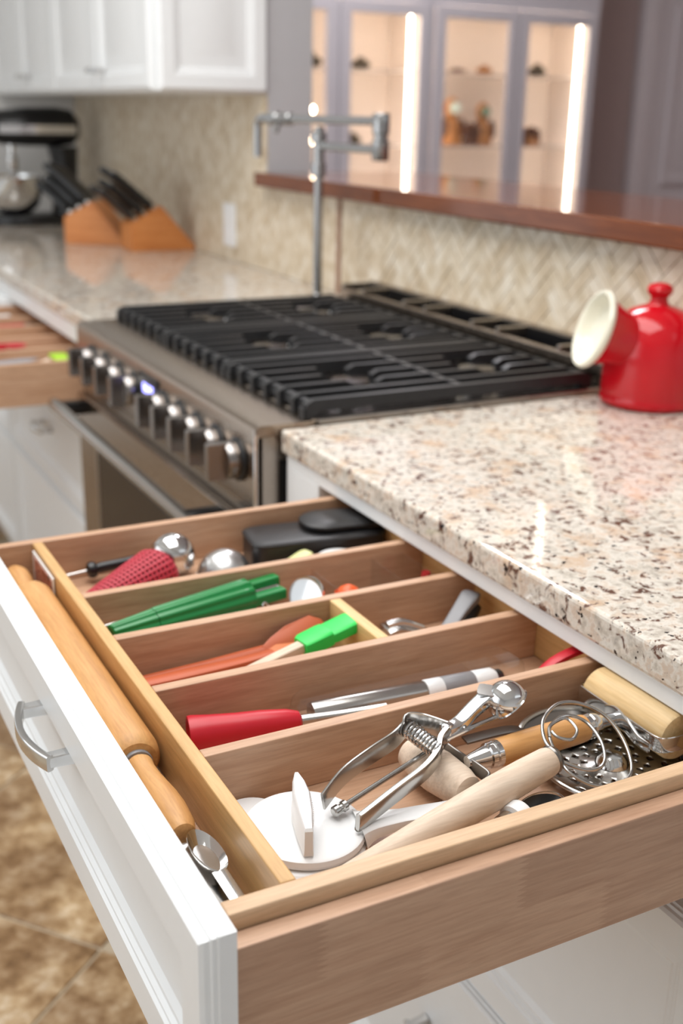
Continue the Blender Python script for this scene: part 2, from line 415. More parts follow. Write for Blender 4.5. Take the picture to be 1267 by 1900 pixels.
# ------------------------------------------------------------------ herringbone mosaic
def clip(poly, x0, x1, y0, y1):
    for ax, val, sg in ((0,x0,1),(0,x1,-1),(1,y0,1),(1,y1,-1)):
        out = []
        for i in range(len(poly)):
            p, q = poly[i-1], poly[i]
            ip = (p[ax]-val)*sg >= 0; iq = (q[ax]-val)*sg >= 0
            if ip != iq:
                t = (val-p[ax])/(q[ax]-p[ax]); out.append((p[0]+(q[0]-p[0])*t, p[1]+(q[1]-p[1])*t))
            if iq: out.append(q)
        poly = out
        if not poly: return []
    return poly
def herring(y0, y1, z0, z1, W=.0255, n=3, gp=.0016):
    cs = math.cos(PI/4); res = []
    for mm in range(-30, 31):
        for k in range(-60, 61):
            for hv in (0, 1):
                ox, oy = k - mm*n, k + mm*n
                r = (ox, oy, ox+n, oy+1) if hv == 0 else (ox-1, oy, ox, oy+n)
                q = gp/W/2
                pl = [(r[0]+q, r[1]+q), (r[2]-q, r[1]+q), (r[2]-q, r[3]-q), (r[0]+q, r[3]-q)]
                pl = [(((p[0]-p[1])*cs)*W + 1.0, ((p[0]+p[1])*cs)*W + 1.0) for p in pl]
                pl = clip(pl, y0, y1, z0, z1)
                if len(pl) >= 3:
                    ar = abs(sum(pl[i-1][0]*pl[i][1]-pl[i][0]*pl[i-1][1] for i in range(len(pl))))/2
                    if ar > 2e-5: res.append(pl)
    return res
XW = .648
for pl in herring(-.28, 1.078, ZC, 1.134):
    mb = MB(); d = .0055 + random.uniform(-.0005, .0005)
    mb.rings([[V((XW+.001, p[0], p[1])) for p in pl], [V((XW-d, p[0], p[1])) for p in pl]])
    mb.build('mosaic_tile', 'tile', wr, smooth=0)
mb = MB()
for y0, y1, z0, z1 in ((1.096, 1.512, ZC, 1.134), (1.512, 3.35, ZC, 1.36)):
    for pl in herring(y0, y1, z0, z1):
        d = .0055 + random.uniform(-.0005, .0005)
        mb.rings([[V((XW+.001, p[0], p[1])) for p in pl], [V((XW-d, p[0], p[1])) for p in pl]])
st = mb.build('mosaic_tiles', 'tile', wr, smooth=0); st['kind'] = 'stuff'
MB().tube([(XW-.006,1.087,ZC), (XW-.006,1.087,1.134)], .0075, 12).build('pencil_trim', plain('pencil_liner', srgb(168,134,114), .4), wr)
# ------------------------------------------------------------------ ledge of the pass-through
t = thing('bar_ledge', 'dark cherry wood bar ledge on the half wall behind the range', 'ledge', (.83,.2,1.135))
B('ledge_board', (.607,-1.35,1.135), (1.06,1.508,1.170), 'cherry', t, .004, 3)
# ------------------------------------------------------------------ countertops
def counter(y0, y1, label):
    mb = MB(); mb.base = (.32,(y0+y1)/2,ZB); mb.box((0,y0,ZB), (.6425,y1,ZC), .0045, 3)
    return tag(mb.build('countertop', 'granite', smooth=10), label, 'countertop', 'granite countertops')
counter(-1.3, .012, 'speckled granite countertop above the open utensil drawer, under the red pot')
counter(.908, 3.348, 'speckled granite countertop beyond the range, under the knife blocks')

# ================================================================== near base cabinet
t = cab_near = thing('base_cabinet', 'white base cabinet with the big open utensil drawer, under the near granite', 'cabinet', (.3,-.42,0))
B('side_panel', (.026,-.03,.1), (.62,-.012,ZB), 'white', t)
B('side_panel', (.026,-.93,.1), (.62,-.912,ZB), 'white', t)
B('bottom_panel', (.026,-.912,.1), (.62,-.03,.118), 'white', t)
B('back_panel', (.61,-.912,.118), (.62,-.03,ZB), 'white', t)
B('top_rail', (.004,-.93,.8665), (.026,.0,ZB), 'white', t, .001)
B('stile', (.004,-.095,.1), (.026,.0,.8665), 'white', t, .001)
B('stile', (.004,-.93,.1), (.026,-.85,.8665), 'white', t, .001)
B('rail', (.006,-.85,.695), (.026,-.095,.722), 'white', t)
B('toe_kick', (.07,-.93,0), (.085,-.012,.1), 'white', t)
for z0, z1 in ((.425,.713), (.125,.419)):
    d = framed('lower_drawer_front', (.003,-.098,z0), (0,-1,0), (0,0,1), .743, z1-z0, 'white', t)
    pull('pull_handle', (-.012,-.47,(z0+z1)/2+.02 if z0 > .3 else .30), (0,1,0), (-1,0,0), d)

# ================================================================== the open utensil drawer
DX = -.417
t = part_empty('drawer', cab_near, (-.2,-.47,.72), 'open white-fronted maple utensil drawer')
fr = framed('drawer_front', (DX,-.100,.719), (0,-1,0), (0,0,1), .741, .158, 'white', t)
pull('pull_handle', (DX-.0115,-.493,.829), (0,1,0), (-1,0,0), t, L=.098)
B('drawer_side', (DX+.0005,-.826,.764), (.10,-.811,.851), 'maple_stave', t, .0012, 2)
B('drawer_side', (DX+.0005,-.128,.764), (.10,-.113,.851), 'maple_x', t, .0012, 2)
B('drawer_back', (.085,-.811,.764), (.10,-.128,.851), 'maple_y', t, .001)
B('drawer_box_front', (DX+.0005,-.811,.764), (DX+.012,-.128,.805), 'maple_y', t)
B('drawer_bottom', (DX+.012,-.811,.775), (.085,-.128,.783), 'maple_x', t)
# organizer tray
ZI, ZF = .863, .813
t = thing('drawer_organizer', 'maple divided organizer tray set inside the open utensil drawer', 'organizer', (-.18,-.47,.803))
B('tray_floor', (-.416,-.810,.803), (.042,-.129,ZF), 'maple_x', t)
B('side_panel', (-.410,-.810,ZF), (.042,-.796,ZI), wood('pale_edge_maple', srgb(196,160,122), srgb(216,182,146), srgb(226,194,160), 'x'), t, .0012, 2)
B('side_panel', (-.416,-.141,ZF), (.042,-.129,ZI), 'maple_x', t, .001, 2)
B('end_panel', (.030,-.796,ZF), (.042,-.141,ZI), 'maple_y', t, .001)
B('long_divider', (-.3695,-.796,ZF), (-.3585,-.141,ZI), 'maple_y', t, .0012, 2)
for y in (-.310,-.4155,-.5245,-.6365):
    B('divider', (-.3585,y,ZF), (.030,y+.0115,ZI-.0005), 'maple_x', t, .001, 2)
B('short_divider', (-.1425,-.513,ZF), (-.1305,-.4155,ZI-.001), wood('short_maple', srgb(206,166,106), srgb(226,190,130), srgb(234,202,148), 'y'), t, .001, 2)

# ================================================================== range
RY0, RY1 = .018, .902; RX = -.036
t = thing('gas_range', 'stainless steel gas range with black cast iron grates and nine knobs', 'range', (.3,.46,0))
B('body', (RX+.006,RY0,.12), (.60,RY1,.904), 'brushed', t)
B('kick_plate', (.03,RY0+.01,.01), (.55,RY1-.01,.12), 'dsteel', t)
# control panel with bullnose top
mb = MB(); prof = [(RX,.803),(RX,.908),(RX+.0025,.916),(RX+.009,.920),(.052,.920),(.052,.905),(RX+.012,.905),(RX+.012,.803)]
mb.prism(prof, (0,RY0,0), (1,0,0), (0,0,1), -(RY1-RY0)) if False else mb.rings([[V((p[0],yy,p[1])) for p in prof] for yy in (RY0,RY1)])
cp = mb.build('control_panel', 'brushed_y', t)
B('panel_gap', (RX+.008,RY0+.004,.782), (RX+.02,RY1-.004,.803), 'black', t)
MB().tube([(RX+.0015,RY0-.001,.80),(RX+.0015,RY0-.001,.915)], .003, 8).build('edge_strip', 'chrome', t)
ct = B('cooktop', (.052,RY0,.903), (.60,RY1,.913), 'enamel', t)
for yy in (RY0, RY1-.012): B('side_trim', (.052,yy,.905), (.60,yy+.012,.921), 'brushed', t, .002)
B('burner_deck_edge', (.050,RY0,.905), (.060,RY1,.922), 'brushed_y', t, .002)
# knobs
def knob(y):
    k = bpy.data.objects.new('knob', None); COL.objects.link(k); k.parent = t
    k.location = V((RX,y,.862)) - t.location; k.empty_display_size = .02
    o = V((RX,y,.862)); ax = V((-1,0,0))
    MB().lathe([(.031,0),(.031,.004),(.028,.006)], o, ax, 30).build('bezel', 'black', k)
    MB().lathe([(.0255,.005),(.0265,.008),(.0262,.020),(.024,.0235),(.001,.0245)], o, ax, 30).build('dial', 'knobmetal', k)
    mb = MB(); rr = []
    for h, wd in ((.020,.0085),(.030,.008),(.046,.0072),(.048,.006)):
        rr.append([o+ax*h+V((0,sx*wd,sz*(.0255 if h < .047 else .0235))) for sx, sz in ((-1,-1),(1,-1),(1,1),(-1,1))])
    mb.rings(rr).build('grip', 'knobmetal', k, smooth=20)
    return k
for y in (.072,.150,.228,.305,.381,.530,.620,.705,.790): knob(y)
dsp = B('display', (RX-.003,.405,.838), (RX+.002,.500,.902), 'black', t, .001)
mb = MB()
for k, y in enumerate((.474,.462,.446,.434)):
    h = .007
    for dz in (-h, 0, h): mb.box((RX-.0045,y-.003,.878+dz-.0007), (RX-.0031,y+.003,.878+dz+.0007))
    for sy in (-.0038, .0038): mb.box((RX-.0045,y+sy-.0007,.878-h), (RX-.0031,y+sy+.0007,.878+h))
mb.build('digits', 'digits', dsp)
# oven door
od = B('oven_door', (RX-.008,RY0+.006,.20), (RX+.006,RY1-.006,.780), 'brushed_y', t, .004)
B('window', (RX-.0095,.16,.36), (RX-.007,.76,.690), 'oven', od, .001)
B('window_frame', (RX-.0098,.762,.35), (RX-.007,.778,.70), 'brushed', od)
B('window_frame', (RX-.0098,.142,.35), (RX-.007,.158,.70), 'brushed', od)
hy0, hy1, hx, hz = .075, .873, RX-.062, .766
MB().lathe([(.008,0),(.0125,.004),(.0128,.03),(.0118,.033),(.0118,hy1-hy0-.033),(.0128,hy1-hy0-.03),(.0125,hy1-hy0-.004),(.008,hy1-hy0)], (hx,hy0,hz), (0,1,0), 20).build('handle', 'steel', od)
for y in (hy0+.045, hy1-.045):
    mb = MB(); mb.box((hx-.004,y-.014,hz-.014), (RX-.006,y+.014,hz+.012), .004); mb.build('handle_bracket', 'black', od)
B('side_vent', (-.0005,RY0-.002,.55), (.028,RY0+.004,.87), 'black', t)
for k in range(3):
    B('vent_rib', (.003+.008*k,RY0-.004,.56), (.006+.008*k,RY0-.001,.865), 'iron', t)
# burners
for by in (.165,.46,.755):
    for bx in (.185,.415):
        b_ = MB().lathe([(.055,0),(.055,.004),(.045,.008),(.034,.010),(.034,.016)], (bx,by,.913), (0,0,1), 28).build('burner', 'steel', t)
        MB().lathe([(.030,.016),(.031,.019),(.029,.0225),(.001,.024)], (bx,by,.913), (0,0,1), 28).build('burner_cap', 'enamel', b_)
        MB().lathe([(.0035,0),(.0035,.012),(.002,.016)], (bx+.045,by+.02,.913), (0,0,1), 10).build('igniter', 'pwhite', b_)
# grates: three, each a frame with finger bars
GZ = .946
def gbar(mb, a, b, w=.007, h=.016, drop=True):
    a = V(a); b = V(b); d = (b-a).normalized(); s_ = V((-d.y,d.x,0)); L = (b-a).length
    pr = [(0,-.026),(0,-.006),(.012,0),(L-.012,0),(L,-.006),(L,-.026),(L-.010,-.026),(L-.018,-h),(.018,-h),(.010,-.026)] if drop else [(0,0),(L,0),(L,-h),(0,-h)]
    mb.rings([[a + d*p[0] + V((0,0,p[1])) + s_*(w*sg*(.75 if p[1] > -.003 else 1)) for p in pr] for sg in (-1,1)])
for gi in range(3):
    y0 = .026 + gi*.2905; y1 = y0 + .286; yc = (y0+y1)/2
    mb = MB()
    gbar(mb, (.045,y0+.007,GZ), (.535,y0+.007,GZ)); gbar(mb, (.045,y1-.007,GZ), (.535,y1-.007,GZ))
    gbar(mb, (.045+.012,y0+.010,GZ-.004), (.045+.012,y1-.010,GZ-.004), .006, .013, False)
    gbar(mb, (.525,y0+.010,GZ-.002), (.525,y1-.010,GZ-.002), .006, .013, False)
    gbar(mb, (.300,y0+.010,GZ-.001), (.300,y1-.010,GZ-.001), .006, .013, False)
    for cx_, cy_ in ((.050,y0+.01),(.050,y1-.01),(.525,y0+.01),(.525,y1-.01)):
        mb.box((cx_-.008,cy_-.008,.913), (cx_+.008,cy_+.008,GZ-.012))
    gr = mb.build('grate', 'iron', t, smooth=30)
    for k in range(1, 6):
        yy = y0 + .286*k/6
        if k == 3:
            segs = ((.045,.150),(.222,.378),(.452,.535))
        elif k in (2, 4):
            segs = ((.045,.165),(.205,.395),(.435,.535))
        else: segs = ((.045,.535),)
        mb = MB()
        for a, b in segs: gbar(mb, (a,yy,GZ), (b,yy,GZ), .0062)
        mb.build('grate_bar', 'iron', gr, smooth=30)
# rear island-trim vent
B('vent_box', (.548,RY0,.905), (.560,RY1,.958), 'brushed_y', t, .002)
B('vent_back', (.622,RY0,.905), (.634,RY1,.9685), 'brushed_y', t, .002)
B('vent_liner', (.612,RY0+.001,.935), (.6215,RY1-.001,.9662), 'black', t)
B('vent_floor', (.560,RY0,.905), (.622,RY1,.935), 'black', t)
for yy in (RY0, .13, .305, .385, .55, .63, .80, RY1-.012):
    B('vent_bar', (.552,yy,.950), (.628,yy+.010,.9670), 'brushed', t, .002)

# ================================================================== pot filler
t = thing('pot_filler_faucet', 'chrome pot filler faucet with folded double arm standing behind the range', 'faucet', (.533,.98,ZC))
P0 = V((.533,.98,ZC)); E1 = V((.561,.76,0)); E2 = V((.494,1.2,0))
MB().lathe([(.028,0),(.028,.006),(.020,.012),(.0135,.016),(.0105,.02),(.0098,.27),(.016,.272),(.016,.300),(.0125,.302),(.0125,.34),(.016,.342),(.016,.362),(.010,.366),(.010,.375)], P0, (0,0,1), 24).build('pole', 'faucet', t)
MB().tube([(P0.x,P0.y,1.250),(E1.x,E1.y,1.249)], .009, 14).build('lower_arm', 'faucet', t)
MB().lathe([(.016,0),(.0175,.003),(.0175,.038),(.014,.041),(.014,.050),(.0175,.053),(.0175,.088),(.016,.091)], (E1.x,E1.y,1.228), (0,0,1), 24).build('elbow_joint', 'faucet', t)
d = (E2-E1); q = lambda k: (E1.x+d.x*k, E1.y+d.y*k, 1.3035)
MB().tube([q(0), q(.72)], .009, 14).build('upper_arm', 'faucet', t)
MB().lathe([(.011,0),(.014,.003),(.014,.03),(.0115,.034),(.0115,.05),(.015,.053),(.015,.085),(.011,.088),(.011,.115)], q(.72), d, 20).build('valve_body', 'faucet', t)
MB().tube([V(q(.82)), V(q(.82))+V((-.006,0,-.012)), V(q(.82))+V((-.012,0,-.030))], .006, 10).build('valve_lever', 'faucet', t)
MB().tube(crom([V(q(.97)), V(q(1.0)), V(q(1.03))+V((0,0,-.008)), V(q(1.035))+V((0,0,-.03)), V(q(1.035))+V((0,0,-.085))], 5), .0095, 14).build('spout', 'faucet', t)

# ================================================================== red salt pig
PC = V((.568,-.068,ZC))
t = thing('salt_pig', 'glossy red ceramic salt pot with wide cream mouth on the granite counter', 'pot', PC)
MB().lathe([(.066,0),(.072,.004),(.0735,.010),(.0715,.014),(.0722,.020),(.072,.075),(.070,.095),(.064,.115),(.053,.130),(.040,.139),(.026,.144),(.016,.147),(.0125,.152),(.0125,.158),(.0175,.163),(.019,.169),(.016,.175),(.008,.178),(.001,.1785)], PC, (0,0,1), 48).build('body', 'red', t)
sn = V((-.89,.33,.31)).normalized(); so = PC + V((-.033,-.002,.091))
MB().lathe([(.036,0),(.038,.025),(.043,.045),(.050,.062),(.0545,.070),(.052,.071),(.050,.066)], so, sn, 44, cap=False).build('spout', 'red', t)
ring = MB().lathe([(.0535,.066),(.0570,.069),(.0585,.0735),(.0565,.0775),(.0525,.0775),(.049,.074),(.047,.069),(.043,.060),(.036,.0545),(.020,.052),(.001,.0515)], so, sn, 44, cap=False).build('mouth_rim', 'cream', t)

# ================================================================== left base cabinet, far open drawer
t = cab_far = thing('base_cabinet', 'white base cabinet beyond the range with an open cutlery drawer', 'cabinet', (.3,1.6,0))
B('side_panel', (.026,.915,.1), (.62,.933,ZB), 'white', t)
B('bottom_panel', (.026,.933,.1), (.62,3.33,.118), 'white', t)
B('top_rail', (.004,.915,.845), (.026,3.33,ZB), 'white', t, .001)
B('stile', (.004,.915,.1), (.026,.945,.845), 'white', t)
B('stile', (.004,1.70,.1), (.026,1.78,.845), 'white', t)
B('back_panel', (.61,.933,.118), (.62,3.33,ZB), 'white', t)
B('toe_kick', (.07,.915,0), (.085,3.33,.1), 'white', t)
for y1, wd, zz in ((1.715,.795,((.47,.735),(.125,.462))), (2.52,.795,((.715,.845),(.47,.705),(.125,.462))), (3.32,.79,((.125,.845),))):
    for z0, z1 in zz:
        d = framed('drawer_front', (.003,y1,z0), (0,-1,0), (0,0,1), wd, z1-z0, 'white', t)
        pull('pull_handle', (-.012,y1-wd/2,(z0+z1)/2), (0,1,0), (-1,0,0), d)
t = part_empty('drawer', cab_far, (-.15,1.3,.73), 'open maple cutlery drawer')
framed('drawer_front', (-.395,1.715,.700), (0,-1,0), (0,0,1), .795, .145, 'white', t)
B('drawer_side', (-.395,.950,.745), (.12,.964,.832), 'maple_x', t, .001)
B('drawer_side', (-.395,1.676,.745), (.12,1.690,.832), 'maple_x', t, .001)
B('drawer_back', (.106,.964,.745), (.12,1.676,.832), 'maple_y', t)
B('drawer_bottom', (-.395,.964,.755), (.106,1.676,.765), 'maple_x', t)
for y in (1.11, 1.25, 1.39, 1.53): B('divider', (-.395,y,.765), (.106,y+.012,.829), 'maple_x', t, .001)
def rest(name, label, cat, parts, loc):
    t_ = thing(name, label, cat, loc)
    for nm, mbb, mt in parts: mbb.build(nm, mt, t_)
    return t_
rest('spatula', 'yellow-green tipped spatula in the far open cutlery drawer', 'spatula', [('blade', MB().box((-.055,1.00,.818),(-.02,1.075,.825),.003), 'lime2'), ('handle', MB().tube([(-.06,1.04,.815),(-.16,1.03,.79),(-.24,1.02,.772)], .007, 10), 'palewood')], (-.12,1.03,.766))
rest('serving_knife', 'blue-grey bladed knife in the far open cutlery drawer', 'knife', [('blade', MB().prism([(0,-.02),(.10,-.02),(.13,0),(.10,.014),(0,.014)], (-.20,1.055,.812), (.97,.2,0), (-.2,.97,.0), .003), 'bluegrey'), ('handle', MB().tube([(-.20,1.055,.812),(-.27,1.04,.80),(-.33,1.03,.79)], .010, 10, flat=(1,.7)), 'black')], (-.2,1.05,.766))
rest('serving_spoon', 'long red handled spoon in the far open cutlery drawer', 'spoon', [('handle', MB().tube([(-.37,1.20,.815),(-.12,1.19,.822)], .012, 10, flat=(1,.6)), 'redsil'), ('bowl', MB().lathe([(.001,-.008),(.018,-.006),(.026,0),(.024,.001)], (-.10,1.19,.825), (0,0,1), 20), 'redsil')], (-.2,1.19,.766))
rest('wooden_spoon', 'pale yellow spoon between the dividers of the far open drawer', 'spoon', [('handle', MB().tube([(-.36,1.31,.80),(-.18,1.32,.805)], .010, 10), 'paleyellow'), ('bowl', MB().lathe([(.001,-.008),(.02,-.005),(.028,0),(.026,.001)], (-.16,1.32,.812), (0,0,1), 20), 'paleyellow')], (-.2,1.32,.766))
rest('serving_fork', 'red flat handled fork far back in the open cutlery drawer', 'fork', [('handle', MB().tube([(-.36,1.45,.81),(-.02,1.46,.818)], .010, 10, flat=(1,.5)), 'redsil'), ('tines', MB().box((-.02,1.44,.815),(.05,1.48,.82),.001), 'steel')], (-.2,1.45,.766))
rest('cheese_slicer', 'small white plastic slicer at the back of the far open drawer', 'slicer', [('blade', MB().box((-.10,1.57,.815),(-.02,1.62,.822),.003), 'pwhite'), ('handle', MB().tube([(-.10,1.595,.817),(-.2,1.6,.81)], .009, 10), 'pwhite')], (-.1,1.6,.766))

# ================================================================== upper wall cabinet
t = thing('wall_cabinet', 'white raised-panel wall cabinet above the tiled backsplash', 'cabinet', (.5,2.3,1.36))
B('carcass', (.362,1.522,1.360), (.640,3.34,2.3), 'white', t, .002)
framed('end_panel', (.358,1.522,1.362), (1,0,0), (0,0,1), .288, .90, 'white', t, RAISED, 1.0)
for y1, wd in ((1.985,.455), (2.445,.455), (2.905,.455), (3.335,.425)):
    d = framed('door', (.362,y1,1.364), (0,-1,0), (0,0,1), wd, .90, 'white', t, RAISED)
for y in (2.04, 2.90): pull('pull_handle', (.3405,y-.085,1.415), (0,1,0), (-1,0,0), t)
# outlet
t = thing('wall_outlet', 'white electrical outlet on the tiled backsplash behind the counter', 'outlet', (.641,1.757,1.01))
B('cover_plate', (.6365,1.715,.955), (.6425,1.800,1.073), 'pwhite', t, .002)
for z in (.992, 1.036): B('socket', (.6345,1.742,z-.013), (.6370,1.773,z+.013), 'pwhite', t, .001)

# ================================================================== knife blocks
def knife_block(loc, rz, label, n):
    t_ = thing('knife_block', label, 'knife block', loc, 'wooden knife blocks')
    pr = [(-.10,0),(.10,0),(.10,.012),(-.008,.130),(-.10,.086)]
    pr = [(-.10,0),(.10,0),(.10,.010),(-.005,.132),(-.10,.082)]
    mb = MB(); mb.rings([[V((p[0],yy,p[1])) for p in pr] for yy in (-.055,.055)])
    mb2 = mb.bm
    bmesh.ops.bevel(mb2, geom=mb2.edges[:], offset=.003, segments=2, affect='EDGES')
    off = t_.location.copy(); t_.location = (0,0,0)
    b_ = mb.build('block', 'blockwood', t_); t_.location = off; t_.rotation_euler = (0,0,rz)
    return t_
kb1 = knife_block((.423,2.30,ZC), math.radians(-38), 'wooden knife block bristling with black handled knives, nearer the mixer', 4)
kb2 = knife_block((.540,2.09,ZC), 0, 'wooden knife block nearer the outlet, standing against the tiled wall', 4)
nd = V((-.050-.0,0,.095)).normalized()
sd = V((.095,0,.050)).normalized()          # along the slot face
nd = V((-.050,0,.095)).normalized()
lean = V((-.76,0,.65))
def knife(block, u, v, L, label, big):
    R = Matrix.Rotation(block.rotation_euler.z, 3, 'Z')
    p = V((-.10,0,.082)) + sd*u + V((0,v,0))
    loc = block.location + R @ (p + lean*.001)
    t_ = thing('kitchen_knife', label, 'knife', loc, 'black handled knives in the blocks')
    t_.rotation_euler = block.rotation_euler
    sv = t_.location.copy(); t_.location = (0,0,0)
    x, y, z = basis(lean, (0,1,0))
    MB().tube([lean*0, lean*.010], .0085, 10, flat=(.8,1.1), upv=(0,1,0)).build('bolster', 'steel', t_)
    MB().tube(crom([lean*.010, lean*.03, lean*(L*.6), lean*(L*.9)+V((0,0,-.003)), lean*L+V((0,0,-.006))], 4), [.012,.0150,.0140,.016,.010], 12, flat=(.66,1.0), upv=(0,1,0)).build('handle', 'black', t_)
    for k in (.35, .6, .82): MB().lathe([(.0032,-.0112),(.0032,.0112)], lean*(L*k), (0,1,0), 8).build('rivet', 'steel', t_)
    t_.location = sv
row = ('front', 'middle', 'rear')
for bi, blk in enumerate((kb1, kb2)):
    where = 'block nearer the mixer' if bi == 0 else 'block nearer the outlet'
    for r_, u in enumerate((.022, .055, .088)):
        for c_, v in enumerate((-.032, 0, .032)):
            if bi == 1 and r_ == 1 and c_ == 1: continue
            knife(blk, u, v, random.uniform(.145,.165) - .008*(2-r_) + (.02 if r_ == 2 else 0), 'black knife handle, %s of the %s row in the wooden %s' % (('camera side','centre','wall side')[c_] if bi == 1 else ('right end','centre','left end')[c_], ('lower','middle','upper')[r_], where), r_ == 2)

# ================================================================== stand mixer
t = thing('stand_mixer', 'black stand mixer with steel bowl at the far end of the counter', 'mixer', (.40,3.02,ZC))
o = V((.40,3.02,ZC))
mb = MB(); rr = []
for h, k in ((0,1),(.012,1.02),(.03,.98),(.036,.9)):
    rr.append([o + V((-.02+.165*k*math.cos(a)*1.0, .10*k*math.sin(a), h)) for a in [2*PI*i/32 for i in range(32)]])
mb.rings(rr).build('base', 'black', t)
mb = MB(); rr = []
for h, xx, a_, b_ in ((.03,.098,.05,.065),(.10,.10,.045,.055),(.20,.105,.045,.055),(.27,.10,.055,.062)):
    rr.append([o + V((xx+a_*math.cos(a), b_*math.sin(a), h)) for a in [2*PI*i/24 for i in range(24)]])
mb.rings(rr).build('column', 'black', t)
mb = MB(); rr = []
for x_, r1, r2, zc in ((-.150,.008,.010,.335),(-.146,.040,.045,.335),(-.125,.055,.058,.335),(-.03,.062,.066,.337),(.08,.064,.068,.338),(.135,.055,.060,.337),(.16,.03,.035,.335),(.165,.005,.008,.335)):
    rr.append([o + V((x_, r1*math.cos(a), zc + r2*math.sin(a))) for a in [2*PI*i/28 for i in range(28)]])
hd = mb.rings(rr).build('head', 'black', t)
mb = MB(); rr = []
for x_, r1, r2 in ((-.135,.0545,.0015),(-.03,.0655,.0015),(.08,.067,.0015),(.14,.057,.0015)):
    for_ = [(1.0,-.012),(1.0,.012)]
    rr.append([o + V((x_, sy*r1, .330+dz)) for sy, dz in ((-1.02,-.014),(-1.02,.014),(1.02,.014),(1.02,-.014))])
mb.rings(rr).build('trim_band', 'chrome', hd)
MB().lathe([(.018,0),(.020,.01),(.020,.05),(.012,.055),(.012,.10)], o+V((-.085,0,.185)), (0,0,1), 16).build('attachment_hub', 'chrome', t)
MB().lathe([(.03,.030),(.055,.034),(.085,.060),(.098,.10),(.102,.16),(.105,.163),(.100,.163),(.094,.10),(.08,.062),(.05,.045)], o+V((-.085,0,.006)), (0,0,1), 36, cap=False).build('bowl', 'chrome', t)

# ================================================================== glass display cabinets in the dining room
CY = 3.8
SHG = clear('shelf_glass', (.95,.9,.85,1), .1, .35)
def glass_cab(x0, x1, ops, label, leds):
    t_ = thing('display_cabinet', label, 'cabinet', ((x0+x1)/2,CY+.15,0), 'lit glass display cabinets')
    B('side_panel', (x0,CY,.0), (x0+.018,CY+.38,3.35), 'shadecab', t_)
    B('side_panel', (x1-.018,CY,.0), (x1,CY+.38,3.35), 'shadecab', t_)
    B('back_panel', (x0+.018,CY+.36,.0), (x1-.018,CY+.38,3.35), 'cabin', t_)
    for lx in (x0+.0185, x1-.0245): B('side_lining', (lx,CY+.022,.91), (lx+.006,CY+.358,1.798), 'cabin', t_)
    for z in (.88, 1.80, 2.60, 3.32): B('fixed_shelf', (x0+.018,CY+.02,z), (x1-.018,CY+.36,z+.025), 'cabin', t_)
    B('header', (x0+.018,CY,1.828), (x1-.018,CY+.02,2.598), 'shadecab', t_)
    B('base_front', (x0+.018,CY,0), (x1-.018,CY+.02,.88), 'shadecab', t_)
    for z in (1.175, 1.525): B('glass_shelf', (x0+.026,CY+.05,z-.006), (x1-.026,CY+.355,z), SHG, t_)
    for z0, z1 in ((.905,1.825), (2.625,3.32)):
        for a, b in ops:
            mb = MB(); f_ = .056
            mb.box((a-f_,CY-.02,z0), (a,CY,z1), .002).box((b,CY-.02,z0), (b+f_,CY,z1), .002)
            mb.box((a,CY-.0195,z0), (b,CY,z0+.055), .002).box((a,CY-.0195,z1-.055), (b,CY,z1), .002)
            d_ = mb.build('door', 'shadecab', t_, smooth=20)
            B('pane', (a,CY-.012,z0+.055), (b,CY-.008,z1-.055), 'glass', d_)
        B('mullion', (ops[0][1]+.02,CY+.0005,z0), (ops[1][0]-.02,CY+.005,z1-.002), 'shadecab', t_)
        for lx in (x0+.052,) + leds:
            B('led_strip', (lx-.006,CY+.026,z0+.01), (lx+.006,CY+.034,z1-.03), 'led', t_)
        B('led_strip', (x0+.07,CY+.006,z1-.034), (x1-.07,CY+.016,z1-.026), 'led', t_)  # added glow strip, unseen behind the top rail, to brighten the interior
    return t_
glass_cab(1.51, 2.531, ((1.585,1.958),(2.089,2.462)), 'shade-toned white display cabinet with lit glass doors, seen behind the faucet', (2.435,))
glass_cab(2.535, 3.56, ((2.611,2.984),(3.108,3.484)), 'shade-toned white display cabinet with lit glass doors, right of the faucet', (3.462,))
def figure(x, y, z, h, wd, body, face, label):
    t_ = thing('carved_figure', label, 'figurine', (x,y,z), 'ornaments in the lit cabinets')
    MB().lathe([(wd*.85,0),(wd,.02*h),(wd*.9,.25*h),(wd*.72,.45*h),(wd*.5,.58*h),(wd*.55,.66*h),(wd*.66,.80*h),(wd*.5,.93*h),(wd*.15,1.0*h),(.001,1.0*h)], (x,y,z), (0,0,1), 20).build('body', body, t_)
    MB().lathe([(.001,.02),(wd*.42,.018),(wd*.46,.01),(wd*.46,0)], (x-.004,y-wd*.55,z+h*.78), (-.25,-1,.1), 20).build('face', face, t_)
    for s_ in (-1,1): MB().lathe([(.001,-.03),(wd*.3,-.02),(wd*.36,.01),(wd*.25,.05),(.001,.065)], (x+s_*wd*.85,y-.02,z+h*.30), (0,0,1), 12).build('arm', 'fig2', t_)
figure(2.768, CY+.15, 1.1755, .235, .064, 'fig1', 'figface', 'tall carved wooden figure with pale round face in lit cabinet')
figure(2.962, CY+.15, 1.1755, .215, .056, 'fig1', 'figgreen', 'shorter carved wooden figure with green face in lit cabinet')
figure(2.866, CY+.12, 1.1755, .115, .036, 'fig2', 'fig2', 'small dark carved figure between the two faces in lit cabinet')
figure(3.270, CY+.16, 1.1755, .095, .055, 'fig1', 'fig2', 'small squat brown ornament beside the bright right strip')
def orn(x, y, z, r, k, label, mt='figdark'):
    mb = MB(); mb.base = (x,y,z)
    mb.lathe([(r*.5,0),(r*.7,r*.1),(r*.95,r*.35*k),(r,r*.6*k),(r*.7,r*.9*k),(r*.35,r*1.05*k),(r*.4,r*1.25*k),(r*.3,r*1.28*k)], (x,y,z), (0,0,1), 18)
    tag(mb.build('ornament', mt), label, 'ornament', 'ornaments in the lit cabinets')
